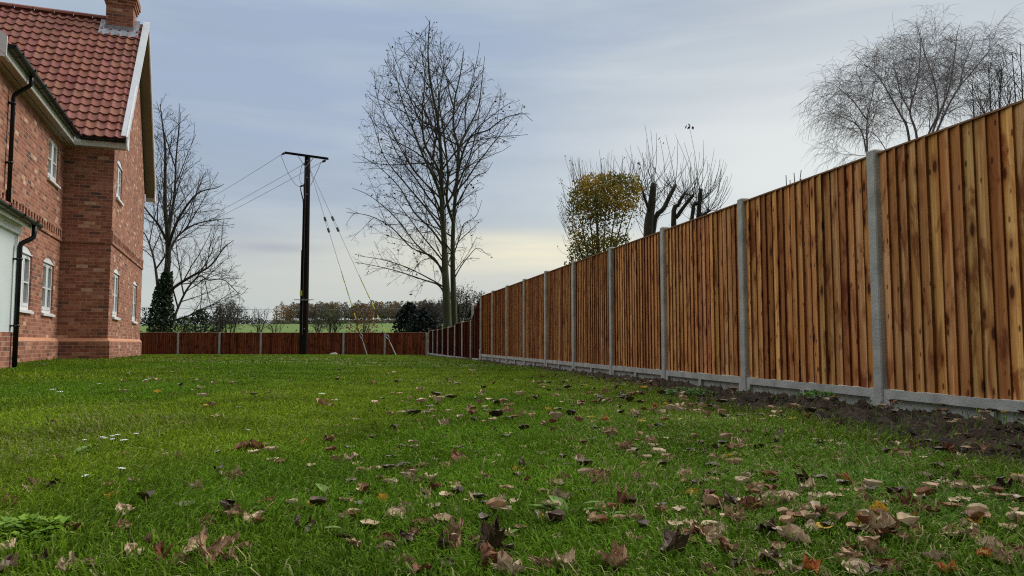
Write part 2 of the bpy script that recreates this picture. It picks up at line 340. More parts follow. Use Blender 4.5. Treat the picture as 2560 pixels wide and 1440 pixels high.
ys = np.concatenate([np.linspace(-60, 0, 10), np.linspace(2, 60, 40), np.linspace(64, 480, 80), np.linspace(500, 4500, 20)])
tag(grid_mesh('ground', xs, ys, lambda X, Y: g(X, Y) - np.where((Y < 38.2) & (Y > -8), .05, 0), ground_mat()), kind='structure')
# lawn sheet (thatch under the blades)
M['thatch'] = mat('lawn_thatch', (.050, .070, .005), (.090, .105, .008), rough=.95, scale=5, bump=.6, bscale=60)
tag(grid_mesh('lawn', np.concatenate([np.linspace(-26, -5.2, 50), np.linspace(-5, 4.6, 150)]), np.concatenate([np.linspace(-6, 6, 60), np.linspace(6.3, 38.1, 90)]), lambda X, Y: g(X, Y) - .004 - .16 * np.clip((X - fence_x(Y) + soilw(Y) * .78) / .08, 0, 1), M['thatch']), kind='structure')
# soil strip along the fence: a sheared grid following the fence line
def soil_strip():
    ys = np.concatenate([np.arange(1.6, 9, .02), np.arange(9, 16, .04), np.arange(16, 38, .12)]); us = np.linspace(0, 1, 110)
    U, Y = np.meshgrid(us, ys); wd = soilw(Y) + .25 * (fbm(Y * 1.3, Y * 0 + 3, 3, 5) - .5); X = fence_x(Y) + .02 - U * wd
    clod = fbm(X * 8, Y * 8, 6, 11); cl2 = fbm(X * 3, Y * 3, 3, 23); edge = np.clip((1 - U) / .35, 0, 1)
    Z = g(X, Y) - .06 + edge * (.0 + .13 * np.abs(clod - .5) * 1.6 + .07 * np.abs(fbm(X * 24, Y * 24, 3, 41) - .5) * 2 + .07 * (cl2 - .35)) + - np.clip((.28 - U) / .28, 0, 1) * .08
    Z = Z - np.clip((U - .8) / .2, 0, 1) * .03
    v = np.stack([X, Y, Z], -1).reshape(-1, 3).astype(np.float32); nx, ny = len(us), len(ys); i = (np.arange(ny - 1)[:, None] * nx + np.arange(nx - 1)[None, :]).reshape(-1)
    q = np.stack([i, i + nx, i + nx + 1, i + 1], -1).astype(np.int32)
    me = bpy.data.meshes.new('soil'); me.vertices.add(len(v)); me.vertices.foreach_set('co', v.reshape(-1)); me.loops.add(q.size); me.loops.foreach_set('vertex_index', q.reshape(-1)); me.polygons.add(len(q)); me.polygons.foreach_set('loop_start', np.arange(0, q.size, 4, dtype=np.int32))
    me.update(calc_edges=True); me.materials.append((mat('bare_soil', (.024, .015, .008), (.062, .041, .023), rough=.95, scale=14, bump=1.0, bscale=90, detail=9))); o = bpy.data.objects.new('soil', me); COL.objects.link(o); tag(o, kind='structure')
soil_strip()
def soil_crumbs():
    r = random.Random(71); mb = MB(); k = 0
    while k < 5200:
        y = 1.9 + 15 * r.random() ** 1.5; w = float(soilw(y)); u = r.random() ** 1.2; x = fence_x(y) - .06 - u * w * .95
        s_ = r.uniform(.006, .017) * (1.6 if r.random() < .10 else 1); z = gz(x, y) + r.uniform(-.02, .03) * (1 - u * .7) - .005 - max(0, .28 - u) * .22; t = r.uniform(.6, 1.35); c = Vector((x, y, z)); P_ = []
        for (a, b_, c_) in ((1, 0, 0), (-1, 0, 0), (0, 1, 0), (0, -1, 0), (0, 0, 1), (0, 0, -1)): P_.append(c + Vector((a, b_, c_ * .75)) * s_ * r.uniform(.6, 1.3) + Vector((r.gauss(0, .2), r.gauss(0, .2), r.gauss(0, .2))) * s_)
        for q in ((0, 2, 4), (2, 1, 4), (1, 3, 4), (3, 0, 4), (2, 0, 5), (1, 2, 5), (3, 1, 5), (0, 3, 5)): mb.face([P_[i] for i in q], (t, t * .97, t * .93))
        k += 1
    o = mb.build('soil_crumbs', mat('soil_crumb', (.026, .017, .009), (.068, .045, .026), rough=.95, scale=30, tint=True, bump=.5, bscale=120)); o['label'] = 'dark crumbly clods along the foot of the tall fence'; o['category'] = 'soil clods'; o['kind'] = 'stuff'
soil_crumbs()

# ------------------------------------------------------------------ grass blades
def grass():
    rng = np.random.default_rng(4); P = []
    # (y0,y1,count,blade length,width)
    bands = [(.3, 2.6, 165000, .050, .0019), (2.6, 4.5, 155000, .046, .0026), (4.5, 8, 165000, .038, .0036), (8, 15, 140000, .036, .0065), (15, 38, 140000, .036, .013)]
    for (y0, y1, n, bl, bw) in bands:
        u = rng.random(n); y = np.sqrt(y0 * y0 + u * (y1 * y1 - y0 * y0)); x = (rng.random(n) * 1.86 - 1.02) * y
        x = x + (rng.random(n) - .5) * 2.2 * np.clip(3.5 / y, .2, 1)
        ok = (x < fence_x(y) - .03) & (x > -26)
        # house footprint
        hx = (x + 9.06) * .938 + (y - 17.07) * .347; hy = -(x + 9.06) * .347 + (y - 17.07) * .938
        ok &= ~((hx < .06) & (hy > -.06) & (hy < 6.6)) & ~((hx < -.94) & (hy > -5.2) & (hy < 0)) & ~((hx < -.56) & (hy <= -5.1))
        d = (fence_x(y) - x) / soilw(y); dens = np.clip((d - .55 + .35 * (fbm(x * 2.2, y * 2.2, 2, 9) - .5)) / .5, 0, 1) ** 1.4 + .02
        ok &= rng.random(n) < np.where(d < 1.05, dens, 1)
        clump = fbm(x * 1.6, y * 1.6, 3, 3)
        x, y, clump, dd = x[ok], y[ok], clump[ok], d[ok]; m = len(x)
        L = bl * (.55 + .75 * rng.random(m)) * (.65 + .75 * clump) ; wd = bw * (.7 + .6 * rng.random(m))
        big = rng.random(m) < .06; L = np.where(big, L * 1.45, L)
        az = rng.random(m) * 6.283 ; lean = .25 + .75 * rng.random(m) ** 1.2; 
        fl = fbm(x * .9 + 7, y * .9, 2, 31) * 12.6; az = np.where(rng.random(m) < .5, fl + rng.normal(0, .7, m), az)
        dx, dy = np.cos(az), np.sin(az); face = rng.random(m) * 6.283; fx, fy = np.cos(face) * wd, np.sin(face) * wd
        z0 = g(x, y) - .006
        h1, h2, h3 = .5 * L, .85 * L, 1.0 * L; l1, l2, l3 = .12 * L * lean, .5 * L * lean, 1.05 * L * lean
        zz2 = h2 * (1 - .25 * lean); zz3 = h3 * (1 - .55 * lean)
        v = np.zeros((m, 7, 3), dtype=np.float32)
        for k, (l, h, w) in enumerate(((0 * L, 0 * L, 1.0), (l1, h1, .9), (l2, zz2, .6))):
            v[:, 2 * k, 0] = x + dx * l - fx * w; v[:, 2 * k, 1] = y + dy * l - fy * w; v[:, 2 * k, 2] = z0 + h
            v[:, 2 * k + 1, 0] = x + dx * l + fx * w; v[:, 2 * k + 1, 1] = y + dy * l + fy * w; v[:, 2 * k + 1, 2] = z0 + h
        v[:, 6, 0] = x + dx * l3; v[:, 6, 1] = y + dy * l3; v[:, 6, 2] = z0 + zz3
        # colours
        t = fbm(x * .55, y * .45, 3, 50); t2 = fbm(x * 3.1, y * 3.1, 2, 70); r = rng.random(m)
        green = np.array([.092, .172, .009]); olive = np.array([.138, .200, .010]); blue = np.array([.085, .170, .040]); straw = np.array([.36, .33, .14])
        k1 = np.clip((t - .35) / .3, 0, 1)[:, None]; col = green * (1 - k1) + olive * k1
        kb = np.clip((x - .2) / 2.0, 0, 1)[:, None] * np.clip((7 - y) / 4, 0, 1)[:, None] * np.clip((t2 - .42) / .2, 0, 1)[:, None] * .7; col = col * (1 - kb) + blue * kb
        col = col * ((.68 + .68 * r) * (.66 + .68 * t2) * (1.12 - .25 * np.clip((2.6 - y) / 1.4, 0, 1)))[:, None]
        worn = np.clip((fbm(x * 1.1 + 3, y * .8, 3, 91) - .60) / .12, 0, 1); st = (rng.random(m) < np.where(dd < 1.4, .16, .03 + .16 * worn))[:, None]; col = np.where(st, straw * (.6 + .5 * r)[:, None], col)
        P.append((v, col))
    V = np.concatenate([p[0] for p in P]); C = np.concatenate([p[1] for p in P]); m = len(V)
    base = (np.arange(m) * 7)[:, None]
    q = np.concatenate([base + np.array([[0, 1, 3, 2]]), base + np.array([[2, 3, 5, 4]])], 1).reshape(-1, 4); tr = base + np.array([[4, 5, 6]])
    li = np.concatenate([q.reshape(-1), tr.reshape(-1)]).astype(np.int32); lens = np.concatenate([np.full(len(q), 4), np.full(len(tr), 3)]).astype(np.int32)
    st = np.zeros(len(lens), dtype=np.int32); st[1:] = np.cumsum(lens)[:-1]
    me = bpy.data.meshes.new('grass'); me.vertices.add(m * 7); me.vertices.foreach_set('co', V.reshape(-1)); me.loops.add(len(li)); me.loops.foreach_set('vertex_index', li); me.polygons.add(len(lens)); me.polygons.foreach_set('loop_start', st); me.polygons.foreach_set('use_smooth', np.full(len(lens), True))
    fc = np.ones((len(lens), 4), dtype=np.float32); fc[:len(q), :3] = np.repeat(C, 2, axis=0); fc[len(q):, :3] = C * 1.15
    at = me.attributes.new('tint', 'FLOAT_COLOR', 'FACE'); at.data.foreach_set('color', fc.reshape(-1)); me.update(calc_edges=True)
    me.materials.append(mat('grass_blade', (1, 1, 1), (.8, .8, .8), rough=.8, tint=True, scale=2, spec=.08, trans=.3))
    o = bpy.data.objects.new('grass', me); COL.objects.link(o); tag(o, 'short green lawn grass growing up to the soil strip', 'grass', kind='stuff')
grass()

# ------------------------------------------------------------------ fences
def panel_mb(w, z0, z1, seed, z1b=None, thick=.019, pitch=.1, capw=.035, near_sign=-1):
    """feather-edge panel in local coords: x along the run (0..w), y = 0 is its face towards the garden (-y), z up"""
    rng = random.Random(seed); mb = MB(); x = 0.0; n = int(round(w / pitch)); p = w / n
    for i in range(n):
        x = max(0, i * p - p * rng.uniform(.08, .16)); xe = min(w, (i + 1) * p + rng.uniform(-.004, .004)); zt0 = z1 + ((z1b - z1) * (x / w) if z1b is not None else 0); zt1 = z1 + ((z1b - z1) * (xe / w) if z1b is not None else 0)
        b = rng.gauss(1.02, .12); c = (b * rng.uniform(.93, 1.07), b * rng.uniform(.88, 1.06), b * rng.uniform(.8, 1.1))
        if rng.random() < .13: c = (c[0] * .62, c[1] * .50, c[2] * .45)
        if rng.random() < .12: c = (c[0] * 1.12, c[1] * 1.18, c[2] * 1.2)
        t1 = thick * rng.uniform(.8, 1.5); t0 = .003 + rng.uniform(0, .003); zb = z0 + rng.uniform(-.006, .004)
        # thick edge at xe (near side), thin edge lies under the previous board
        A = [(x, -t0, zb), (xe, -t1, zb), (xe, .006, zb), (x, .006, zb), (x, -t0, zt0), (xe, -t1, zt1), (xe, .006, zt1), (x, .006, zt0)]
        uo = rng.uniform(0, 50); vo = rng.uniform(0, 50)
        def F4(idx, tint):
            mb.face([A[k] for k in idx], tint, 0, [(uo + A[k][0] + A[k][1], vo + A[k][2]) for k in idx])
        F4((0, 1, 5, 4), c); F4((3, 0, 4, 7), c); F4((1, 2, 6, 5), (c[0] * .42, c[1] * .34, c[2] * .30)); F4((2, 3, 7, 6), c); F4((4, 5, 6, 7), c); F4((0, 3, 2, 1), c)  # near edge tinted dark: rough sawn wood, plus painted-in shade between boards
    return mb
def cap_mb(w, z1, z1b=None):
    zb = z1 if z1b is None else z1b; mb = MB(); A = [(0, -.026, z1 + .002), (w, -.026, zb + .002), (w, .03, zb + .002), (0, .03, z1 + .002), (0, -.026, z1 + .014), (w, -.026, zb + .014), (w, .03, zb + .018), (0, .03, z1 + .018)]
    for q in ((0, 1, 5, 4), (3, 0, 4, 7), (1, 2, 6, 5), (2, 3, 7, 6), (4, 5, 6, 7), (0, 3, 2, 1)): mb.face([A[k] for k in q])
    return mb
def post_mb(z0, z1, w=.047):
    mb = MB(); c = .008
    ring = [(-w, -w + c), (-w + c, -w), (w - c, -w), (w, -w + c), (w, w - c), (w - c, w), (-w + c, w), (-w, w - c)]
    lv = [(z0, 1.0), (z1 - .012, 1.0), (z1, .78)]
    for j in range(2):
        for k in range(8):
            a, b = ring[k], ring[(k + 1) % 8]; (za, sa), (zb, sb) = lv[j], lv[j + 1]
            mb.face([(a[0] * sa, a[1] * sa, za), (b[0] * sa, b[1] * sa, za), (b[0] * sb, b[1] * sb, zb), (a[0] * sb, a[1] * sb, zb)])
    mb.face([(p[0] * .78, p[1] * .78, z1) for p in ring]); return mb
def board_mb(w, z0, z1):
    mb = MB(); t = .034; r = .004
    mb.box(0, w, -r, .02, z0, z1, skip='')                     # recessed body
    mb.box(.0, w, -t, -r, z1 - .062, z1, skip='n')              # top rail
    mb.box(.0, w, -t, -r, z0, z1 - .225, skip='n')              # bottom rail
    for x in (.0, w / 2 - .03, w - .06): mb.box(x, x + .06, -t, -r, z1 - .225, z1 - .062, skip='ntb')
    return mb
def local_frame(o, p, ang): o.location = p; o.rotation_euler = (0, 0, ang)

def fpost(n): Y = (n + 2.92) * 1.908; return Vector((fence_x(Y), Y, 0))
UF = (fpost(1) - fpost(0)); SP = UF.length; UFn = UF.normalized()
# local x must run from the near post to the far one with the garden (left) side at -y : mirrored frame -> run from far to near instead
def run_fence(name, label, cat, posts, panels, material, boards=None, group=None):
    """posts: list of (Vector, z0, z1); panels: list of (i, z0, z1, z1b, mat) between post i and i+1 ; garden side = right of the walk from i to i+1"""
    root = thing(name, (posts[0][0].x, posts[0][0].y, posts[0][1]), label, cat, group); base = Vector(root.location)
    for i, (p, z0, z1) in enumerate(posts):
        nxt = posts[min(i + 1, len(posts) - 1)][0] - posts[max(0, min(i, len(posts) - 2))][0]
        o = post_mb(z0 - z0, z1 - z0).build('concrete_post', M['concrete'], root); o.location = Vector((p.x, p.y, z0)) - base; o.rotation_euler = (0, 0, math.atan2(nxt.y, nxt.x))
    for (i, z0, z1, z1b, m, seed) in panels:
        a, b = posts[i][0], posts[i + 1][0]; d = b - a; ang = math.atan2(d.y, d.x); w = d.length - .09; dn = d.normalized()
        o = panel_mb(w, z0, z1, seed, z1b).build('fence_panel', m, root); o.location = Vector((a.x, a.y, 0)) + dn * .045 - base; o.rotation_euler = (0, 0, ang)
        c = cap_mb(w, z1, z1b).build('capping_rail', M['cap'], o)
        if boards and boards.get(i):
            g0, g1 = boards[i]; q = board_mb(w, g0, g1).build('gravel_board', M['concrete'], root); q.location = Vector((a.x, a.y, 0)) + dn * .045 - base; q.rotation_euler = (0, 0, ang)
    return root
# walking from far (n = 9) to near (n = -2): direction is towards the camera, garden on the right-hand side (-x) => local -y
ns = list(range(9, -4, -1)); rngf = random.Random(3)
posts = [(fpost(n), gz(fence_x(fpost(n).y), fpost(n).y) - .25, 1.432 + rngf.uniform(-.006, .006)) for n in ns]
pan = [(i, -.333, 1.385, None, M['fresh'], 100 + ns[i]) for i in range(len(ns) - 1)]
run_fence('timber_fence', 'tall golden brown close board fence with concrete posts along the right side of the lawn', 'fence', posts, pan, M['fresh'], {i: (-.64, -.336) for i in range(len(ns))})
# dark lower side fence n = 9.06 .. 17
tops = {10: .733, 11: .745, 12: .645, 13: .64, 14: .60, 15: .60, 16: .605, 17: .60}
ns2 = list(range(17, 9, -1)); posts2 = [(fpost(n), -1.0, tops[n]) for n in ns2]
e9 = fpost(9) + UFn * .11; posts2.append((e9, -.8, -.2))
pt = {16: .575, 15: .575, 14: .575, 13: .60, 12: .60, 11: .70, 10: .70}
pan2 = []
for i in range(len(ns2)):
    nn = ns2[i] - 1
    if nn >= 10: pan2.append((i, -.50, pt[nn], None, M['dark'], 300 + nn))
    else: pan2.append((i, -.48, .70, 1.38, M['dark'], 300 + nn))
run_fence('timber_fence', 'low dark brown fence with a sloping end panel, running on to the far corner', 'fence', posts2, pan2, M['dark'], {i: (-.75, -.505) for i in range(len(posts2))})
# far fence, walking from the left to the right: garden (south) on the right => -y
PX = 2.06; X0 = -4.28
posts3 = [(Vector((X0 - PX * k, 38.0, 0)), -1.0, .535) for k in range(10, 0, -1)] + [(Vector((X0 + .02, 38.02, 0)), -1.0, .50)]
pan3 = [(i, -.72, .495, None, M['dark'], 500 + i) for i in range(10)]
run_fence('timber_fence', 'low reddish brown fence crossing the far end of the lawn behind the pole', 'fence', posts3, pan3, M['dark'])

# ------------------------------------------------------------------ house (local: x = a to the right, y = b away, z up; origin = front corner at ground)
HAZ = R(-20.309); HC = Vector((-9.064, 17.07, -.357))
house = thing('brick_house', HC, 'two storey red brick house with orange clay pantile roof, left of the lawn', 'house', rz=-HAZ)
W_ = 6.5; RZ = 9.0; EZ = 4.95; OV = .25; GO = .26
def wall(name, P, u0, u1, z0, z1, openings, gable=None, flip=False, parent=None, reveal=.09):
    """P(u, n, z) -> local point, n = outward offset. openings: (ua, ub, za, zb, rise)"""
    mb = MB()
    def F(q, uvs):
        pts = [P(*p) for p in q]
        if flip: pts = pts[::-1]; uvs = uvs[::-1]
        mb.face(pts, (1, 1, 1), 0, uvs)
    us = sorted({u0, u1, *[v for o in openings for v in (o[0], o[1])]}); zs = sorted({z0, z1, *[v for o in openings for v in (o[2], o[3] + o[4])]})
    for i in range(len(us) - 1):
        for j in range(len(zs) - 1):
            a, b, c, d = us[i], us[i + 1], zs[j], zs[j + 1]; mu, mz = (a + b) / 2, (c + d) / 2
            if any(o[0] < mu < o[1] and o[2] < mz < o[3] + o[4] for o in openings): continue
            F([(a, 0, c), (b, 0, c), (b, 0, d), (a, 0, d)], [(a, c), (b, c), (b, d), (a, d)])
    for (a, b, c, d, r) in openings:
        N_ = 10
        def zarc(t): return d + r * (1 - (2 * t - 1) ** 2) if r else d
        for k in range(N_):
            t0, t1 = k / N_, (k + 1) / N_; x0, x1 = a + (b - a) * t0, a + (b - a) * t1
            if r: F([(x0, 0, zarc(t0)), (x1, 0, zarc(t1)), (x1, 0, d + r), (x0, 0, d + r)], [(x0, zarc(t0)), (x1, zarc(t1)), (x1, d + r), (x0, d + r)])
            F([(x0, 0, zarc(t0)), (x0, -reveal, zarc(t0)), (x1, -reveal, zarc(t1)), (x1, 0, zarc(t1))], [(x0, 0), (x0, .09), (x1, .09), (x1, 0)])
        F([(a, 0, c), (a, -reveal, c), (a, -reveal, d), (a, 0, d)], [(0, c), (.09, c), (.09, d), (0, d)])
        F([(b, -reveal, c), (b, 0, c), (b, 0, d), (b, -reveal, d)], [(0, c), (.09, c), (.09, d), (0, d)])
        F([(a, -reveal, c), (a, 0, c), (b, 0, c), (b, -reveal, c)], [(a, 0), (a, .09), (b, .09), (b, 0)])
    if gable:
        ua, za, um, zm, ub, zb = gable; F([(ua, 0, za), (ub, 0, zb), (um, 0, zm)], [(ua, za), (ub, zb), (um, zm)])
    return mb.build(name, M['brick'], parent or house)
def fbox(mb, P, u0, u1, n0, n1, z0, z1, mi=0, uvr=True):
    c = [P(u, n, z) for z in (z0, z1) for (u, n) in ((u0, n0), (u1, n0), (u1, n1), (u0, n1))]
    for q, uvs in (((0, 1, 5, 4), None), ((2, 3, 7, 6), None), ((3, 0, 4, 7), None), ((1, 2, 6, 5), None), ((4, 5, 6, 7), None), ((0, 3, 2, 1), None)):
        pr = [[(u0, z0), (u1, z0), (u1, z0), (u0, z0), (u0, z1), (u1, z1), (u1, z1), (u0, z1)][k] for k in q]
        if q in ((3, 0, 4, 7), (1, 2, 6, 5)): pr = [(([n0, n0, n1, n1, n0, n0, n1, n1][k]), ([z0] * 4 + [z1] * 4)[k]) for k in q]
        if q in ((4, 5, 6, 7), (0, 3, 2, 1)): pr = [([u0, u1, u1, u0, u0, u1, u1, u0][k], [n0, n0, n1, n1, n0, n0, n1, n1][k]) for k in q]
        mb.face([c[k] for k in q], (1, 1, 1), mi, pr)
def window(P, ua, ub, za, zb, rise, label=None):
    mb = MB(); n0, n1 = -.085, -.035; f = .055; um = (ua + ub) / 2; zm = za + (zb - za) * .5
    fbox(mb, P, ua, ub, n0, n1, za, za + f + .03); fbox(mb, P, ua, ub, n0, n1, zb - f, zb)
    fbox(mb, P, ua, ua + f, n0, n1, za + f + .03, zb - f); fbox(mb, P, ub - f, ub, n0, n1, za + f + .03, zb - f)
    fbox(mb, P, um - .05, um + .05, n0, n1 + .004, za + f + .03, zb - f)
    for s0, s1 in ((ua + f, um - .05), (um + .05, ub - f)):          # sashes
        e = .042; z0, z1 = za + f + .03, zb - f
        fbox(mb, P, s0, s1, n0 + .01, n1 + .010, z0, z0 + e + .02); fbox(mb, P, s0, s1, n0 + .01, n1 + .010, z1 - e, z1)
        fbox(mb, P, s0, s0 + e, n0 + .01, n1 + .010, z0 + e + .02, z1 - e); fbox(mb, P, s1 - e, s1, n0 + .01, n1 + .010, z0 + e + .02, z1 - e)
        fbox(mb, P, s0 + e, s1 - e, n0 + .02, n1 + .004, zm - .012, zm + .012)
        fbox(mb, P, (s0 + s1) / 2 - .07, (s0 + s1) / 2 + .07, n1 + .010, n1 + .016, z1 - .026, z1 - .016, 1)
    if rise:
        N_ = 10
        for k in range(N_):
            t0, t1 = k / N_, (k + 1) / N_; h = lambda t: zb + rise * (1 - (2 * t - 1) ** 2)
            x0, x1 = ua + (ub - ua) * t0, ua + (ub - ua) * t1
            mb.face([P(x0, -.012, zb), P(x1, -.012, zb), P(x1, -.012, h(t1)), P(x0, -.012, h(t0))])
            mb.face([P(x0, -.085, h(t0)), P(x0, -.012, h(t0)), P(x1, -.012, h(t1)), P(x1, -.085, h(t1))])
        fbox(mb, P, ua - .0, ub + .0, -.012, .002, zb - .022, zb, 0)
    root = mb.build('window', [M['white'], M['black']], house)
    if label: root['label'] = label
    pb = MB(); fbox(pb, P, ua + .02, ub - .02, -.083, -.070, za + .02, zb - .02); pb.build('pane', M['glass'], root)
    sb = MB(); fbox(sb, P, ua - .06, ub + .06, -.085, .055, za - .045, za); fbox(sb, P, ua - .0, ub, -.06, .03, za, za + .018); sb.build('sill', M['white'], root)
    return root
PG = lambda u, n, z: (n, u, z)                 # gable wall, faces +a
PW = lambda u, n, z: (-1.0 + n, u, z)          # wing wall, faces +a
PF = lambda u, n, z: (u, -n, z)                # front face, faces -b
PB = lambda u, n, z: (-.62 + n, u, z)          # lower clad bay, faces +a
wg = [(.60, 1.55, .95, 2.02, .10), (4.35, 5.30, .95, 2.02, .10), (.50, 1.40, 3.74, 4.58, .12)]
ww = [(-3.55, -2.45, .95, 2.02, .12), (-1.52, -.55, .95, 2.02, .10), (-1.50, -.55, 3.72, 4.62, 0)]
PL = .43
wall('wall', PG, 0, W_, PL, 4.82, wg, (0, 4.82, W_ / 2, RZ - .08, W_, 4.82))
wall('wall', PW, -5.6, 0, PL, 4.82, ww)
wall('wall', PF, -1.0, 0, PL, 4.82, [])
wall('wall', lambda u, n, z: (u, W_ + n, z), -9, 0, PL, 4.82, [], flip=True)
wall('wall', lambda u, n, z: (u, -5.6 - n, z), -7.2, -1.0, PL, 4.82, [], (-7.2, 4.82, -4.1, 7.55, -1.0, 4.82))
wall('wall', lambda u, n, z: (-7.2 - n, u, z), -5.6, 0, -.2, 4.82, [], flip=True)
wall('wall', lambda u, n, z: (-9 - n, u, z), 0, W_, -.2, 4.82, [], (0, 4.82, W_ / 2, RZ - .08, W_, 4.82), flip=True)
for o in wg: window(PG, *o)
for o in ww: window(PW, *o)
# plinth with chamfered top course
def plinth(P, u0, u1, e0=0, e1=0):
    mb = MB(); n = .05; ua, ub = u0 - e0 * n, u1 + e1 * n
    mb.face([P(ua, n, -.5), P(ub, n, -.5), P(ub, n, PL - .04), P(ua, n, PL - .04)], uv=[(ua, -.5), (ub, -.5), (ub, PL - .04), (ua, PL - .04)])
    mb.face([P(ua, n, PL - .04), P(ub, n, PL - .04), P(u1, 0, PL + .03), P(u0, 0, PL + .03)], mi=1)
    mb.build('plinth', [M['brick'], M['chamfer']], house)
plinth(PG, 0, W_, 1, 1); plinth(PF, -1.0, 0, -1, 1); plinth(PW, -5.6, 0, 1, -1); plinth(lambda u, n, z: (u, W_ + n, z), -9, 0, 0, 1)
M['vent'] = mat('terracotta_vent', (.30, .07, .045), (.24, .05, .03))
for P_, u, w_, n0_, n1_, z0_, z1_ in ((PW, -3.35, .055, .045, .056, .08, .145), (PW, -1.75, .055, .045, .056, .08, .145), (PG, 5.38, .035, -.005, .006, .50, .60)):
    ab = MB(); fbox(ab, P_, u - w_, u + w_, n0_, n1_, z0_, z1_); ab.build('air_brick', M['vent'], house)
# dentil string course
def string(P, u0, u1, off=0):
    mb = MB(); fbox(mb, P, u0, u1, 0.001, .032, 2.585, 2.66)
    k = u0 + .06
    while k < u1 - .1:
        fbox(mb, P, k, k + .105, 0.001, .032, 2.66, 2.81); k += .215
    fbox(mb, P, u0, u1, 0.001, .032, 2.81, 2.885); mb.build('string_course', M['brick'], house)
string(PG, .0, W_); string(PW, -5.6, -.034)
mbs = MB(); fbox(mbs, PF, -1.0, .032, 0.001, .032, 2.585, 2.885); mbs.build('string_course', M['brick'], house)

# pantile roof slopes
def slope(mb, O, U, V, ulen, vlen, rng, period=.21, gauge=.30, amp=.021, flipn=False):
    O, U, V = Vector(O), Vector(U).normalized(), Vector(V).normalized(); Nn = U.cross(V).normalized()
    if Nn.z < 0: Nn = -Nn
    nt_ = int(math.ceil(ulen / period)); K = 8; rows = int(math.ceil(vlen / gauge))
    prof = [amp * (math.cos(2 * math.pi * (k / K)) + .28 * math.cos(4 * math.pi * k / K)) for k in range(K + 1)]
    for j in range(rows):
        v0 = j * gauge; v1 = min(vlen, v0 + gauge + .01)
        for i in range(nt_):
            b = rng.gauss(1, .075); t = (b, b * rng.uniform(.9, 1.08), b * rng.uniform(.88, 1.1)); jit = rng.uniform(-.003, .004)
            for k in range(K):
                ua, ub = (i + k / K) * period, (i + (k + 1) / K) * period
                if ua >= ulen: break
                ub = min(ub, ulen); lo, hi = .040 + jit, .006
                p = [O + U * ua + V * v0 + Nn * (prof[k] + lo), O + U * ub + V * v0 + Nn * (prof[k + 1] + lo), O + U * ub + V * v1 + Nn * (prof[k + 1] + hi), O + U * ua + V * v1 + Nn * (prof[k] + hi)]
                l = [O + U * ua + V * v0 + Nn * (prof[k] + .003), O + U * ub + V * v0 + Nn * (prof[k + 1] + .003)]
                mb.face(p, t); mb.face([l[0], l[1], p[1], p[0]], tuple(x * .8 for x in t))
rr = random.Random(8); rise = RZ - EZ; half = W_ / 2 + OV; VL = math.hypot(rise, half)
rb = MB()
slope(rb, (-9.2, -OV, EZ), (1, 0, 0), (0, half, rise), 9.2 + GO - .01, VL, rr)
roof = rb.build('roof', M['tile'], house, smooth=False)
b2 = MB()   # rear slope, deck, wing roof
b2.face([(GO - .01, W_ + OV, EZ + .02), (-9.2, W_ + OV, EZ + .02), (-9.2, W_ / 2, RZ + .02), (GO - .01, W_ / 2, RZ + .02)])
b2.face([(-9.2, -OV, EZ - .01), (GO - .02, -OV, EZ - .01), (GO - .02, W_ / 2, RZ - .01), (-9.2, W_ / 2, RZ - .01)])
b2.build('rear_slope', M['tile'], roof)
w2 = MB(); WR = 7.70
slope(w2, (-.76, -5.86, EZ), (0, 1, 0), (-3.34, 0, WR - EZ), 5.86 + 2.2, math.hypot(3.34, WR - EZ), rr, amp=.018)
w2.face([(-7.45, -5.86, EZ), (-4.1, -5.86, WR), (-4.1, 3, WR), (-7.45, 3, EZ)])
w2.face([(-.77, -5.86, EZ - .02), (-.77, 0, EZ - .02), (-4.1, 2, WR - .02), (-4.1, -5.86, WR - .02)][::-1])
wing_roof = w2.build('roof', M['tile'], house, smooth=False)
# ridge tiles
rg = MB()
def ridge(mb, p0, p1, r=.11):
    p0, p1 = Vector(p0), Vector(p1); d = (p1 - p0); n = int(d.length / .45); d.normalize(); s = Vector((-d.y, d.x, 0))
    for i in range(n):
        a = p0 + d * (i * .45 + .006); b = p0 + d * ((i + 1) * .45 - .004); t = (rr.gauss(.95, .05),) * 3
        for k in range(6):
            t0, t1 = math.pi * k / 6, math.pi * (k + 1) / 6
            o0 = s * (math.cos(t0) * r) + Vector((0, 0, math.sin(t0) * r - .02)); o1 = s * (math.cos(t1) * r) + Vector((0, 0, math.sin(t1) * r - .02))
            mb.face([a + o0, b + o0, b + o1, a + o1], t)
ridge(rg, (-9.2, W_ / 2, RZ + .03), (GO - .02, W_ / 2, RZ + .03)); rg.build('ridge_tiles', M['tile'], roof)
rg = MB(); ridge(rg, (-4.1, -5.8, WR + .03), (-4.1, 2.0, WR + .03)); rg.build('ridge_tiles', M['tile'], wing_roof)
# fascia, soffits, barge boards
fb = MB()
fb.box(-.75, GO - .0, -OV, -OV + .02, 4.74, 4.95); fb.build('fascia', M['white'], house)
fb = MB(); fb.box(-.77, -.75, -5.84, -OV - .0, 4.74, 4.95); fb.build('fascia', M['white'], house)
sb = MB(); sb.box(-1.0, GO - .02, -OV + .02, -.002, 4.745, 4.755); sb.box(-.998, -.77, -5.84, -OV + .02, 4.745, 4.755); sb.build('soffit', M['cream'], house)
sv_ = MB(); sv_.box(-.90, -.885, -5.8, -.3, 4.7415, 4.7445); sv_.build('soffit_vent', M['black'], house)
def barge(mb, A, B, n, depth=.24, t=.03):
    A, B, n = Vector(A), Vector(B), Vector(n); dn = Vector((0, 0, -depth)); q = [A, B, B + dn, A + dn]; r_ = [p + n * t for p in q]
    mb.face(q); mb.face(r_[::-1])
    for i in range(4): mb.face([q[i], r_[i], r_[(i + 1) % 4], q[(i + 1) % 4]])
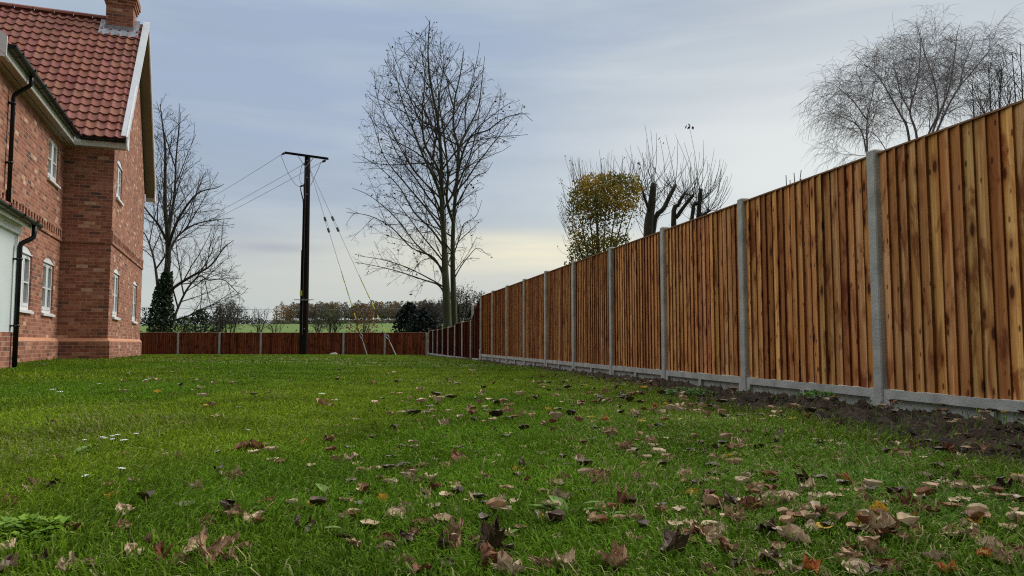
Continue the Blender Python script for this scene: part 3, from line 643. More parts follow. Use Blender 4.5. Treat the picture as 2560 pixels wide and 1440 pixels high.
bb = MB(); ext = Vector((0, 0, .11))
barge(bb, Vector((GO, -OV - .05, EZ - .06)) + ext, Vector((GO, W_ / 2, RZ + .0)) + ext, (1, 0, 0)); bb.build('barge_board', M['white'], house)
bb = MB(); barge(bb, Vector((GO, W_ / 2, RZ)) + ext, Vector((GO, W_ + OV + .05, EZ - .06)) + ext, (1, 0, 0)); bb.build('barge_board', M['white'], house)
vt = MB()
def vtrim(A, B, s):
    A, B = Vector(A), Vector(B); U = Vector((1, 0, 0)); D = (B - A).normalized(); Nn = U.cross(D).normalized(); Nn = Nn if Nn.z > 0 else -Nn; mb = MB()
    c = [A - U * .11 + Nn * .045, A + U * .035 + Nn * .045, A + U * .035 - Nn * .06, A - U * .11 + Nn * .01]; d_ = [p + (B - A) for p in c]
    mb.face(c[::-1]); mb.face(d_)
    for i in range(4): mb.face([c[i], c[(i + 1) % 4], d_[(i + 1) % 4], d_[i]])
    mb.build('verge_trim', M['trim'], house)
vtrim((GO, -OV + .02, EZ + .05), (GO, W_ / 2, RZ + .06), 1); vtrim((GO, W_ / 2, RZ + .06), (GO, W_ + OV, EZ + .04), 1)
# boxed eaves ends
for yy, sgn in ((-OV, 1), (W_ + OV, -1)):
    bx = MB(); y2 = yy + sgn * .26
    tri = [(yy, 4.735), (y2, 4.735), (y2, 4.83 + .26 * rise / half), (yy, 4.83)]
    for x in (GO + .004, GO + .031): bx.face([(x, a, z) for a, z in (tri if x > GO + .02 else tri[::-1])])
    for i in range(4): a, b = tri[i], tri[(i + 1) % 4]; bx.face([(GO + .004, *a), (GO + .004, *b), (GO + .031, *b), (GO + .031, *a)])
    bx.build('eaves_box', M['white'], house)
bx = MB(); bx.box(.002, GO - .0, W_ + OV - .02, W_ + OV, 4.735, 4.96); bx.build('fascia', M['white'], house)
# sloping soffits below the verge
ss = MB(); dz = .115
ss.face([(.002, -OV, EZ - dz), (GO, -OV, EZ - dz), (GO, W_ / 2, RZ - dz), (.002, W_ / 2, RZ - dz)][::-1])
ss.face([(.002, W_ / 2, RZ - dz), (GO, W_ / 2, RZ - dz), (GO, W_ + OV, EZ - dz), (.002, W_ + OV, EZ - dz)][::-1])
ss.build('verge_soffit', mat('shade_toned_soffit', (.24, .20, .155), (.21, .175, .135), rough=.7, scale=2), house)  # white boards, with the shade under the verge put into their colour
# wing verge facing the viewer
bb = MB(); barge(bb, Vector((-.72, -5.90, EZ - .04)) + ext, Vector((-4.1, -5.90, WR)) + ext, (0, -1, 0), .30); barge(bb, Vector((-4.1, -5.90, WR)) + ext, Vector((-7.5, -5.90, EZ - .04)) + ext, (0, -1, 0), .30)
bb.box(-1.15, -.745, -5.925, -5.90, 4.70, 4.98); bb.build('barge_board', M['white'], house)
sb = MB(); sb.box(-7.4, -.76, -5.90, -5.602, 4.715, 4.725); sb.build('soffit', M['cream'], house)
# gutters
def gutter(p0, p1, out, r=.072):
    p0, p1, out = Vector(p0), Vector(p1), Vector(out); mb = MB(); K = 8
    def ring(p, r): return [p + out * (r - math.cos(math.pi * k / K) * r) + Vector((0, 0, -math.sin(math.pi * k / K) * r)) for k in range(K + 1)]
    A, B = ring(p0, r), ring(p1, r); A2 = [p + (p0 + out * r - p) * .06 for p in A]; B2 = [p + (p1 + out * r - p) * .06 for p in B]
    for k in range(K): mb.face([A[k], B[k], B[k + 1], A[k + 1]]); mb.face([A2[k], A2[k + 1], B2[k + 1], B2[k]])
    mb.face(A); mb.face(B[::-1])
    d = (p1 - p0).normalized(); n = int((p1 - p0).length / .85)
    for i in range(n + 1):
        c = p0 + (p1 - p0) * ((i + .5) / (n + 1)); q = ring(c, r + .009)
        for k in range(K): mb.face([q[k] - d * .02, q[k] + d * .02, q[k + 1] + d * .02, q[k + 1] - d * .02])
        mb.tube([c + out * (2 * r + .004) + Vector((0, 0, -.02)), c + out * (2 * r + .004) + Vector((0, 0, .03))], .010, 5)
    return mb.build('gutter', M['black'], house, smooth=False)
gutter((-.64, -OV - .002, 4.915), (GO - .0, -OV - .002, 4.915), (0, -1, 0)); gutter((-.748, -5.86, 4.915), (-.748, -OV - .1, 4.915), (1, 0, 0))
def pipe(pts, r=.034, brackets=()):
    mb = MB(); P_ = [Vector(p) for p in pts]
    Q = [P_[0]]
    for i in range(1, len(P_) - 1):
        a = (P_[i - 1] - P_[i]).normalized() * .05; b = (P_[i + 1] - P_[i]).normalized() * .05; Q += [P_[i] + a, P_[i] + (a + b) * .22, P_[i] + b]
    Q.append(P_[-1]); mb.tube(Q, r, 12)
    for (x, y, z, wx) in brackets: mb.tube([(x, y, z - .018), (x, y, z + .018)], r + .010, 12); mb.box(wx, x, y - .05, y + .05, z - .012, z + .012)
    return mb.build('downpipe', M['black'], house, smooth=True)
pipe([(-.685, -4.55, 4.87), (-.685, -4.55, 4.70), (-.93, -4.55, 4.50), (-.93, -4.55, 2.55)], brackets=[(-.93, -4.55, 4.36, -1.0), (-.93, -4.55, 3.35, -1.0)])
# lower clad block with tiled lean-to roof
lb = MB(); fbox(lb, PB, -10.5, -5.2, -.36, 0, .52, 2.16); lb.build('cladding', M['render'], house)
lt = MB(); fbox(lt, PB, -5.27, -5.196, -.05, .012, .50, 2.12); fbox(lt, PB, -10.5, -5.19, 0.0, .05, 2.06, 2.24); fbox(lt, PB, -10.5, -5.19, 0.052, .16, 2.20, 2.235); lt.build('trim', M['white'], house)
lw = MB(); fbox(lw, lambda u, n, z: (-.60 + n, u, z), -10.5, -5.18, -.38, 0, -.5, .515); lw.build('wall', M['brick'], house)
lw = MB(); fbox(lw, lambda u, n, z: (-1.0 + n, u, z), -10.5, -5.603, -5.5, -.002, -.5, 3.2); lw.build('wall', M['brick'], house)
lf = MB(); lf.box(-.46, -.44, -10.5, -5.14, 2.16, 2.27); lf.build('fascia', M['white'], house)
lr = MB(); slope(lr, (-.44, -10.5, 2.27), (0, 1, 0), (-.56, 0, .42), 5.38, .70, rr, amp=.018); lr.face([(-.44, -5.12, 2.25), (-1.0, -5.12, 2.25), (-1.0, -5.12, 2.68)]); lr.build('roof', M['tile'], house)
lr = MB(); slope(lr, (-1.0, -10.5, 2.70), (0, 1, 0), (-2.6, 0, 1.5), 4.88, 3.0, rr, amp=.018); lr.build('roof', M['tile'], house)
gutter((-.438, -10.5, 2.26), (-.438, -4.98, 2.26), (1, 0, 0), .058)
pipe([(-.378, -5.32, 2.22), (-.378, -5.32, 2.02), (-.54, -5.42, 1.90), (-.54, -5.42, -.12)], r=.037, brackets=[(-.54, -5.42, 1.66, -.62), (-.54, -5.42, .62, -.62)])
# chimney
ch = MB(); PC = lambda u, n, z: (u, W_ / 2 - .36 - n, z)
ch.box(-.72, -.07, W_ / 2 - .36, W_ / 2 + .34, 8.2, 9.34); cho = ch.build('chimney', M['brick'], house)
cc = MB()
for i, (z0, z1, o_) in enumerate(((9.34, 9.42, .03), (9.42, 9.50, .06), (9.50, 9.66, .09), (9.66, 9.76, .05), (9.76, 9.86, .0))): cc.box(-.72 - o_, -.07 + o_, W_ / 2 - .36 - o_, W_ / 2 + .34 + o_, z0 + .0005, z1)
cc.build('corbel', M['brick'], cho)
cp = MB()
for y in (-.15, .17): cp.tube([(-.39, W_ / 2 + y, 9.86), (-.39, W_ / 2 + y, 10.15)], [.13, .11], 12)
cp.build('chimney_pot', M['tile'], cho)
ld = MB(); kk = rise / half
def rz_(y): return EZ + (y + OV) * kk
yb, yf = W_ / 2 - .365, W_ / 2 - .54
for i in range(9):
    x0, x1 = -.86 + i * .104, -.86 + (i + 1) * .104; h0, h1 = .062 + .018 * math.cos(i * 3.1), .062 + .018 * math.cos((i + 1) * 3.1)
    ld.face([(x0, yf - .02 * (i % 2), rz_(yf) + h0 - .01), (x1, yf - .02 * ((i + 1) % 2), rz_(yf) + h1 - .01), (x1, yb, rz_(yb) + .075), (x0, yb, rz_(yb) + .075)])
ld.face([(-.74, yb - .006, rz_(yb) + .07), (-.05, yb - .006, rz_(yb) + .07), (-.05, yb - .006, rz_(yb) + .17), (-.74, yb - .006, rz_(yb) + .17)])
for xa, xb in ((-.86, -.725), (-.065, .07)):
    ld.face([(xa, yb, rz_(yb) + .075), (xb, yb, rz_(yb) + .075), (xb, W_ / 2 - .02, RZ + .085), (xa, W_ / 2 - .02, RZ + .085)])
ld.build('lead_flashing', M['lead'], cho)

# ------------------------------------------------------------------ utility pole, stays and wires
PY = 36.2
def pp(px, py, Y=PY): return atY(px, py, Y)
pb_ = pp(760, 889); pole = thing('utility_pole', (pb_.x, PY, gz(pb_.x, PY)), 'tall black wooden electricity pole with a crossarm, standing before the low far fence', 'pole')
ob = Vector(pole.location); top = pp(769, 389) - ob
sh = MB(); sh.tube([Vector((0, 0, -.3)), Vector((0, 0, 0)), top * .35, top * .7, top], [.185, .18, .165, .15, .135], 14); sh.build('pole_shaft', M['pole'], pole, smooth=True)
cg = MB(); gx = -.16
def on_pole(t, dx=0, dy=0): return top * t + Vector((dx, dy, 0))
cg.tube([on_pole(0.0, -.17, -.06), on_pole(.25, -.165, -.06), on_pole(.52, -.155, -.06)], .055, 8); cg.tube([on_pole(.52, -.15, -.06), on_pole(.76, -.14, -.06)], .032, 6); cg.build('cable_guard', M['pole'], pole)
ec = MB(); ec.tube([on_pole(.1, -.05, -.19), on_pole(.5, -.04, -.175), on_pole(.95, -.02, -.15)], .010, 5); ec.build('earth_cable', M['wire'], pole)
L_, R_ = pp(716, 384, PY + .45) - ob, pp(822, 399, PY - .45) - ob
ca = MB(); dd = (R_ - L_).normalized(); sd_ = Vector((-dd.y, dd.x, 0)).normalized() * .05; upv = Vector((0, 0, .055))
off = Vector((0, -.17, 0)); Lc, Rc = L_ + off, R_ + off
for a_, b_ in ((Lc, Rc),):
    q = [a_ - sd_ - upv, a_ + sd_ - upv, a_ + sd_ + upv, a_ - sd_ + upv]; r_ = [p + (b_ - a_) for p in q]
    ca.face(q[::-1]); ca.face(r_)
    for i in range(4): ca.face([q[i], q[(i + 1) % 4], r_[(i + 1) % 4], r_[i]])
ca.build('crossarm', M['pole'], pole)
st = MB(); mid = (Lc + Rc) / 2
for t in (.30, .68): st.tube([Lc + (Rc - Lc) * t + Vector((0, -.05, -.05)), Vector((mid.x - .03, -.20, top.z - .62))], .016, 5)
st.build('brace', M['steel'], pole)
bo = MB()
for z in (.97, .885, .80, .13): bo.tube([on_pole(z, .04, -.20), on_pole(z, .04, -.13)], .026, 6)
bo.build('bolt', M['steel'], pole)
ws = MB(); ws.box(-.47, .47, -.225, -.20, 2.60, 2.63); ws.box(-.2, .2, -.22, .2, 2.585, 2.60)
for i in range(9): ws.tube([(-.45 + i * .1, -.2, 2.62), (-.46 + i * .1, -.26, 2.66)], .007, 4)
ws.build('climbing_guard', M['steel'], pole)
yp = MB(); yp.box(-.19, -.08, -.245, -.238, 2.82, 3.05); yp.build('warning_plate', M['yellow'], pole, smooth=False)
wd_ = (pp(-260, 857, PY) - pp(720, 857, PY)); wdir = Vector((math.sin(R(-39)), math.cos(R(-39)), 0))
def insul(p, d, label=None):
    mb = MB(); n = 5; p = Vector(p); pts = []; rad = []
    for i in range(n):
        for s_, r_ in ((0, .028), (.35, .058), (.6, .028)): pts.append(p + d * (.04 + (i + s_) * .05)); rad.append(r_)
    mb.tube([p, p + d * .04], .015, 5); mb.tube(pts, rad, 8); mb.tube([p + d * .3, p + d * .52], [.03, .012], 6); return mb.build('insulator', M['ceramic'], pole, smooth=True), p + d * .5
ends = []
for p in (Lc + Vector((-.02, 0, -.01)), Vector((-.10, .10, top.z - .35)), Rc + Vector((-.12, .02, -.08))):
    o, e = insul(p, wdir); ends.append(e)
# jumpers & lower termination
jm = MB()
def sag(a, b, s, n=12, side=Vector((0, 0, 0))): return [a + (b - a) * (i / n) + Vector((0, 0, -s * 4 * (i / n) * (1 - i / n))) + side * (4 * (i / n) * (1 - i / n)) for i in range(n + 1)]
T1 = Vector((-.34, -.02, top.z - 1.52)); T2 = Vector((-.16, 0, top.z - 1.40)); T3 = Vector((.17, -.05, top.z - 1.48))
jm.tube(sag(ends[0], T1, .40, 14, Vector((.05, 0, 0))), .012, 5); jm.tube(sag(ends[1], T2, .25, 12, Vector((-.15, 0, 0))), .012, 5); jm.tube(sag(ends[2], T3, .02), .012, 5)
jm.build('jumper_cable', M['wire'], pole)
te = MB()
for T in (T1, T2): te.tube([T + Vector((.16, 0, .06)), T + Vector((.06, 0, .03)), T], [.03, .06, .025], 7)
te.tube([T1, T1 + Vector((.06, 0, -.30)), T1 + Vector((.15, 0, -.62)), T1 + Vector((.19, 0, -.95))], [.02, .028, .032, .034], 6); te.tube([T2, T2 + Vector((0, 0, -.3)), T2 + Vector((.03, 0, -.8))], .024, 6); te.box(-.2, .1, -.06, .02, top.z - 1.52, top.z - 1.44)
te.build('cable_termination', M['ceramic'], pole)
for i, (e, lb_) in enumerate(zip(ends, ('uppermost of three thin wires running left from the black pole crossarm', 'middle of three thin wires running left from the black pole', 'lowest of three thin wires running left, from the right end of the crossarm'))):
    mb = MB(); far = e + wdir * 62 + Vector((0, 0, -.2 - .1 * i)); P_ = sag(Vector((0, 0, 0)), far - e, .9, 24); mb.tube(P_, .011, 4)
    o = mb.build('overhead_wire', M['wire'], loc=ob + e); tag(o, lb_, 'wire', 'power lines leaving the pole')
# far receiving pole for the span (hidden by the left tree)
# stay wires
for (bx_, by_, ya, lb_) in ((918, 886, 35.2, 'left of the two stay wires with yellow sleeves bracing the pole'), (990, 886, 34.6, 'right of the two stay wires with yellow sleeves bracing the pole')):
    foot = pp(bx_, by_, ya); foot.z = gz(foot.x, foot.y); topw = ob + top * .955 + Vector((.10, -.06, 0)) - Vector((0, 0, .15)); d = topw - foot; Lg = d.length; d.normalize()
    root = thing('stay_wire', foot, lb_, 'stay wire', 'stay wires bracing the pole')
    a0 = d * .0; mb = MB(); mb.tube([d * -.1, d * .62], .026, 6); mb.build('anchor_rod', M['steel'], root)
    mb = MB(); s2 = d.cross(Vector((0, 1, 0))).normalized(); c = d * .95
    P_ = [c + d * (math.cos(t) * .11) + s2 * (math.sin(t) * .055) for t in [i * math.pi / 8 for i in range(17)]]; mb.tube(P_, .014, 5, cap=False); mb.tube([d * .62, d * .84], .012, 5); mb.build('shackle', M['steel'], root)
    f1, f2 = (.655, .715)
    mb = MB(); mb.tube([d * 1.06, d * (Lg * f1)], .009, 4); mb.tube([d * (Lg * f2), d * Lg], .009, 4)
    for q in (-1, 1): mb.tube([d * (Lg * f1) + s2 * .035 * q, d * (Lg * f2) + s2 * .035 * q], .008, 4)
    mb.build('wire', M['wire'], root)
    for f_ in (f1, f2): mb = MB(); mb.tube([d * (Lg * f_ - .1), d * (Lg * f_ + .1)], .06, 8); mb.build('stay_insulator', M['ceramic'], root)
    for k in range(5):
        s0 = 1.15 + k * .62; mb = MB(); mb.tube([d * s0, d * (s0 + .32)], .026, 6); mb.build('marker_sleeve', M['yellow'], root)
    mb = MB(); mb.tube([d * 1.13, d * 4.2], .013, 5); mb.build('guard_sleeve', M['black'], root)
# thin line far across the field
a_ = atY(250, 766, 150); b_ = atY(1060, 770, 150); mb = MB(); mb.tube(sag(Vector((0, 0, 0)), b_ - a_, .5, 20), .035, 4); o = mb.build('overhead_wire', M['wire'], loc=a_); tag(o, 'faint level wire far across the field, left of the wood', 'wire')
# grey mast beyond the dark side fence
mp_ = atY(1181, 805, 27.2); z0 = gz(mp_.x, 27.2); root = thing('steel_mast', (mp_.x, 27.2, z0), 'thin pale grey mast with a bent bracket behind the dark brown fence', 'mast')
mz = atY(1181, 762, 27.2).z - z0; mb = MB(); mb.tube([(0, 0, 0), (0, 0, mz)], .035, 8); mb.build('mast_tube', M['concrete'], root)
mb = MB(); mb.tube([(0, 0, mz), (-.02, 0, mz + .03), (-.08, 0, mz + .07), (-.02, 0, mz + .12), (.0, 0, mz + .22)], .010, 5); mb.tube([(.0, -.02, mz - .35), (-.10, -.02, mz - .5), (-.2, -.02, mz - .48)], .008, 5); mb.build('bracket', M['concrete'], root)

# ------------------------------------------------------------------ trees
class Tree:
    def __init__(s, seed, levels, env=None, sides0=8): s.r = random.Random(seed); s.lv = levels; s.env = env; s.trunk = MB(); s.crown = MB(); s.tips = []; s.count = 0
    def march(s, p, d, L, st=.3):
        if not s.env: return L
        t = 0
        while t < L:
            t += st
            if not s.env(p + d * t): return max(t - st * .5, .1)
        return L
    def stem(s, pts, rads, lvl=0, sides=9, mb=None, kids=True):
        (mb or s.trunk).tube(pts, rads, sides, cap=False)
        if kids: s.kids(pts, rads, lvl)
    def kids(s, pts, rads, lvl):
        if lvl + 1 >= len(s.lv): return
        c = s.lv[lvl + 1]; r = s.r; seg = [(pts[i + 1] - pts[i]).length for i in range(len(pts) - 1)]; tot = sum(seg)
        if tot < .05: return
        nk = c['per_m'] * tot * (1 - c['t0']); nk = int(nk) + (1 if r.random() < nk % 1 else 0); az = r.random() * 6.28
        for k in range(nk):
            t = c['t0'] + (1 - c['t0']) * (k + r.random()) / max(nk, 1); dist = t * tot; i = 0
            while i < len(seg) - 1 and dist > seg[i]: dist -= seg[i]; i += 1
            f = min(1, dist / max(seg[i], 1e-5)); p = pts[i].lerp(pts[i + 1], f); rr_ = rads[i] * (1 - f) + rads[i + 1] * f
            ax = (pts[i + 1] - pts[i]).normalized(); az += 2.4 + r.uniform(-.5, .5)
            u = ax.orthogonal().normalized(); v = ax.cross(u); side = u * math.cos(az) + v * math.sin(az)
            an = R(r.uniform(*c['ang'])); d = ax * math.cos(an) + side * math.sin(an)
            if c.get('flat'): d.y *= c['flat']; d.normalize()
            L = c['len'](r, tot, t) if callable(c['len']) else r.uniform(*c['len'])
            s.grow(p, d, L, rr_, lvl + 1)
    def grow(s, p, d, L, pr, lvl):
        c = s.lv[lvl]; r = s.r
        if s.env and c.get('clip', True): L = min(L, s.march(p, (d + Vector((0, 0, c['trop'] * .4))).normalized(), L + .3) * r.uniform(.8, 1.08))
        if L < c['seg'] * .6: return
        n = max(2, int(L / c['seg'] + .5)); st = L / n; pts = [p]; r0 = min(pr * .8, max(c['rmin'], L * c['rk'])); rads = [r0]; d = d.normalized()
        for i in range(n):
            d = (d + Vector((r.gauss(0, 1), r.gauss(0, 1), r.gauss(0, 1))) * c['wan'] + Vector((0, 0, c['trop'] * st))).normalized(); p = p + d * st; pts.append(p); rads.append(max(c['rmin'] * .75, r0 * (1 - .8 * (i + 1) / n)))
        (s.trunk if lvl <= 0 else s.crown).tube(pts, rads, c['sides'], cap=False); s.count += 1
        if lvl >= len(s.lv) - 2: s.tips.append((pts[-1], d))
        s.kids(pts, rads, lvl)
def spline(P_, n=6):
    P_ = [Vector(p) for p in P_]; Q = [P_[0] * 2 - P_[1]] + P_ + [P_[-1] * 2 - P_[-2]]; out = []
    for i in range(1, len(Q) - 2):
        a, b, c, d = Q[i - 1], Q[i], Q[i + 1], Q[i + 2]
        for k in range(n):
            t = k / n; out.append(.5 * ((2 * b) + (c - a) * t + (2 * a - 5 * b + 4 * c - d) * t * t + (3 * b - a - 3 * c + d) * t ** 3))
    out.append(P_[-1]); return out
def cards(mb, rng, centers, size, tints, n_each=1, spread=0, flat=0):
    for c in centers:
        for _ in range(n_each):
            s_ = rng.uniform(*size); ax = Vector((rng.gauss(0, 1), rng.gauss(0, 1), rng.gauss(0, 1) * (1 - flat) + flat * 1.2)).normalized(); u = ax.orthogonal().normalized(); v = ax.cross(u)
            a = rng.random() * 6.28; u, v = u * math.cos(a) + v * math.sin(a), v * math.cos(a) - u * math.sin(a)
            p = c + Vector((rng.gauss(0, 1), rng.gauss(0, 1), rng.gauss(0, 1))) * spread; t = tints(rng, p)
            mb.face([p - u * s_ * .5, p + v * s_ * .32, p + u * s_ * .55, p - v * s_ * .32], t)
def prof(tab):
    ys_ = [t[0] for t in tab]
    def f(z): return np.interp(z, ys_, [t[1] for t in tab]), np.interp(z, ys_, [t[2] for t in tab])
    return f
def px_env(Y, tab, cx, depth=1.0):
    """silhouette table in photo pixels [(py, left, right)] turned into a solid of real depth around the stem"""
    T = sorted([(atY(l, py, Y).z, atY(l, py, Y).x, atY(r_, py, Y).x) for py, l, r_ in tab]); zz = [t[0] for t in T]; ll = [t[1] for t in T]; rr2 = [t[2] for t in T]
    def inside(p):
        if p.z < zz[0] - .2 or p.z > zz[-1]: return False
        l = float(np.interp(p.z, zz, ll)); r_ = float(np.interp(p.z, zz, rr2)); c = (l + r_) / 2; h = (r_ - l) / 2 + 1e-4
        return ((p.x - c) / h) ** 2 + ((p.y - Y) / (h * depth)) ** 2 < 1
    return inside
def finish(name, T, base, label, cat, group=None, trunk_m='bark_dark', crown_m='twig'):
    root = thing(name, base, label, cat, group); o = T.trunk.build('trunk', M[trunk_m], root, smooth=True); o.location = -Vector(base)
    c = T.crown.build('crown', M[crown_m], root, smooth=True); c.location = -Vector(base); return root, c

# --- tall twin-stemmed tree
def main_tree():
    Y = 44.0; b = lambda px, py, dy=0: atY(px, py, Y + dy)
    env = px_env(Y, [(770, 1080, 1150), (740, 985, 1180), (715, 935, 1190), (690, 905, 1195), (650, 868, 1228), (600, 862, 1215), (560, 840, 1212), (500, 868, 1195), (450, 868, 1212), (400, 885, 1235), (345, 880, 1285), (300, 890, 1335), (265, 895, 1320), (230, 915, 1260), (190, 922, 1232), (150, 930, 1222), (125, 975, 1180), (100, 1000, 1130), (75, 1030, 1105), (40, 1062, 1085)], 1110, .85)
    lv = [None,
          dict(per_m=1.5, t0=.04, ang=(35, 60), len=lambda r, tot, t: 9 * (1 - .25 * t) * r.uniform(.6, 1), seg=.5, wan=.075, trop=.035, rmin=.018, rk=.0100, sides=5),
          dict(per_m=2.2, t0=.12, ang=(28, 60), len=lambda r, tot, t: max(.8, tot * .42 * (1.1 - .6 * t)) * r.uniform(.5, 1.1), seg=.28, wan=.15, trop=.03, rmin=.012, rk=.0085, sides=4),
          dict(per_m=3.0, t0=.12, ang=(30, 65), len=lambda r, tot, t: max(.4, tot * .42) * r.uniform(.45, 1.1), seg=.17, wan=.22, trop=.08, rmin=.0085, rk=.009, sides=3),
          dict(per_m=4.6, t0=.25, ang=(35, 75), len=(.14, .40), seg=.09, wan=.28, trop=.25, rmin=.0068, rk=.012, sides=3, clip=False)]
    T = Tree(21, lv, env)
    zg = gz(b(1125, 815).x, Y) - .2
    base = b(1122, 830); base.z = zg; base2 = b(1140, 830, .5); base2.z = zg
    def st(P_, r0, r1, kids=True, t0=None):
        pts = spline(P_, 5); n = len(pts); rads = [r0 + (r1 - r0) * (i / (n - 1)) ** .8 for i in range(n)]
        T.stem(pts, rads, 0, 10, kids=False); return pts, rads
    stems = [([base, b(1116, 740), b(1113, 680), b(1111, 610), b(1106, 540), b(1104, 470), b(1102, 380, .2), b(1094, 300, .3), b(1075, 200, .2), b(1070, 120, 0), b(1075, 50, 0)], .27, .022),
             ([base2, b(1134, 740, .5), b(1132, 670, .5), b(1132, 600, .5), b(1136, 520, .6), b(1143, 440, .8), b(1146, 370, .8), b(1134, 320, .9), b(1137, 250, 1), b(1150, 190, 1), b(1160, 125, 1)], .20, .02),
             ([b(1111, 600), b(1103, 500, -.4), b(1083, 440, -.8), b(1060, 395, -1.0), b(1035, 330, -1.3), b(1005, 250, -1.4), b(985, 160, -1.5)], .13, .015),
             ([b(1104, 470), b(1094, 420, .4), b(1062, 360, .8), b(1056, 280, 1), b(1062, 190, 1.3), b(1050, 110, 1.4)], .11, .015),
             ([b(1134, 560, .5), b(1117, 500, 0), b(1120, 440, -.3), b(1112, 350, -.4), b(1098, 250, -.5), b(1110, 160, -.6), b(1100, 105, -.7)], .10, .014),
             ([b(1143, 440, .8), b(1158, 380, .3), b(1180, 340, 0), b(1220, 325, -.2), b(1262, 295, -.4), b(1300, 285, -.5), b(1326, 285, -.5)], .08, .012),
             ([b(1146, 370, .8), b(1165, 330, 1.4), b(1195, 270, 1.8), b(1205, 200, 2), b(1212, 140, 2)], .08, .012)]
    low = [([b(1113, 700), b(1085, 645, -.2), b(1030, 620, -.5), b(980, 570, -1), b(925, 540, -1.4), b(865, 530, -1.6)], .07, .012),
           ([b(1112, 735), b(1095, 712, .2), b(1060, 700, .5), b(1000, 680, 1), b(940, 665, 1.3), b(885, 655, 1.5)], .065, .012),
           ([b(1112, 680), b(1085, 650, .6), b(1040, 610, 1.4), b(985, 540, 2), b(925, 490, 2.5), b(880, 470, 2.6)], .07, .012),
           ([b(1113, 720), b(1080, 700, -.8), b(1020, 670, -1.6), b(960, 650, -2), b(900, 640, -2.2)], .055, .011),
           ([b(1111, 620), b(1080, 575, -.6), b(1035, 530, -1.2), b(1000, 470, -1.8), b(950, 420, -2.2), b(905, 390, -2.3)], .07, .012),
           ([b(1109, 580), b(1065, 520, .6), b(1010, 455, 1.2), b(960, 390, 1.6), b(930, 300, 1.9), b(905, 265, 2)], .07, .012),
           ([b(1107, 545), b(1080, 480, -.4), b(1030, 420, -.8), b(985, 340, -1), b(945, 250, -1.2), b(935, 175, -1.2)], .065, .012),
           ([b(1134, 700, .5), b(1150, 670, .4), b(1172, 640, .2), b(1195, 620, 0), b(1222, 640, 0)], .045, .011),
           ([b(1133, 640, .5), b(1150, 590, .8), b(1160, 560, 1), b(1190, 540, 1.2), b(1205, 500, 1.3)], .045, .011),
           ([b(1137, 520, .6), b(1165, 470, .4), b(1190, 440, .2), b(1215, 430, 0), b(1232, 405, 0)], .045, .011),
           ([b(1138, 500, .6), b(1160, 440, 1), b(1185, 380, 1.5), b(1225, 345, 1.8), b(1250, 300, 2)], .05, .011)]
    for P_, r0, r1 in stems:
        pts, rads = st(P_, r0, r1); k0 = next((i for i, p in enumerate(pts) if p.z > b(1110, 745).z), 0) if P_[0].z < zg + 1 else 1; T.kids(pts[k0:], rads[k0:], 0)
    for P_, r0, r1 in low:
        pts = spline(P_, 4); n = len(pts); rads = [r0 + (r1 - r0) * (i / (n - 1)) ** .8 for i in range(n)]; T.crown.tube(pts, rads, 6, cap=False); T.kids(pts, rads, 1)
    # hanging winged seeds
    rng = random.Random(5); sel = [p for p, d in T.tips if rng.random() < .055]
    root, cr = finish('bare_tree', T, base, 'tall twin stemmed bare tree with mossy green trunks beyond the low fence corner', 'tree', None, 'bark_green')
    sm = MB(); cards(sm, rng, sel, (.10, .2), lambda r, p: (.05, .04, .03), 2, .06); so_ = sm.build('seed_clusters', M['leaf'], root); so_.location = -base; so_['kind'] = 'stuff'
    print('main tree branches', T.count)
main_tree()

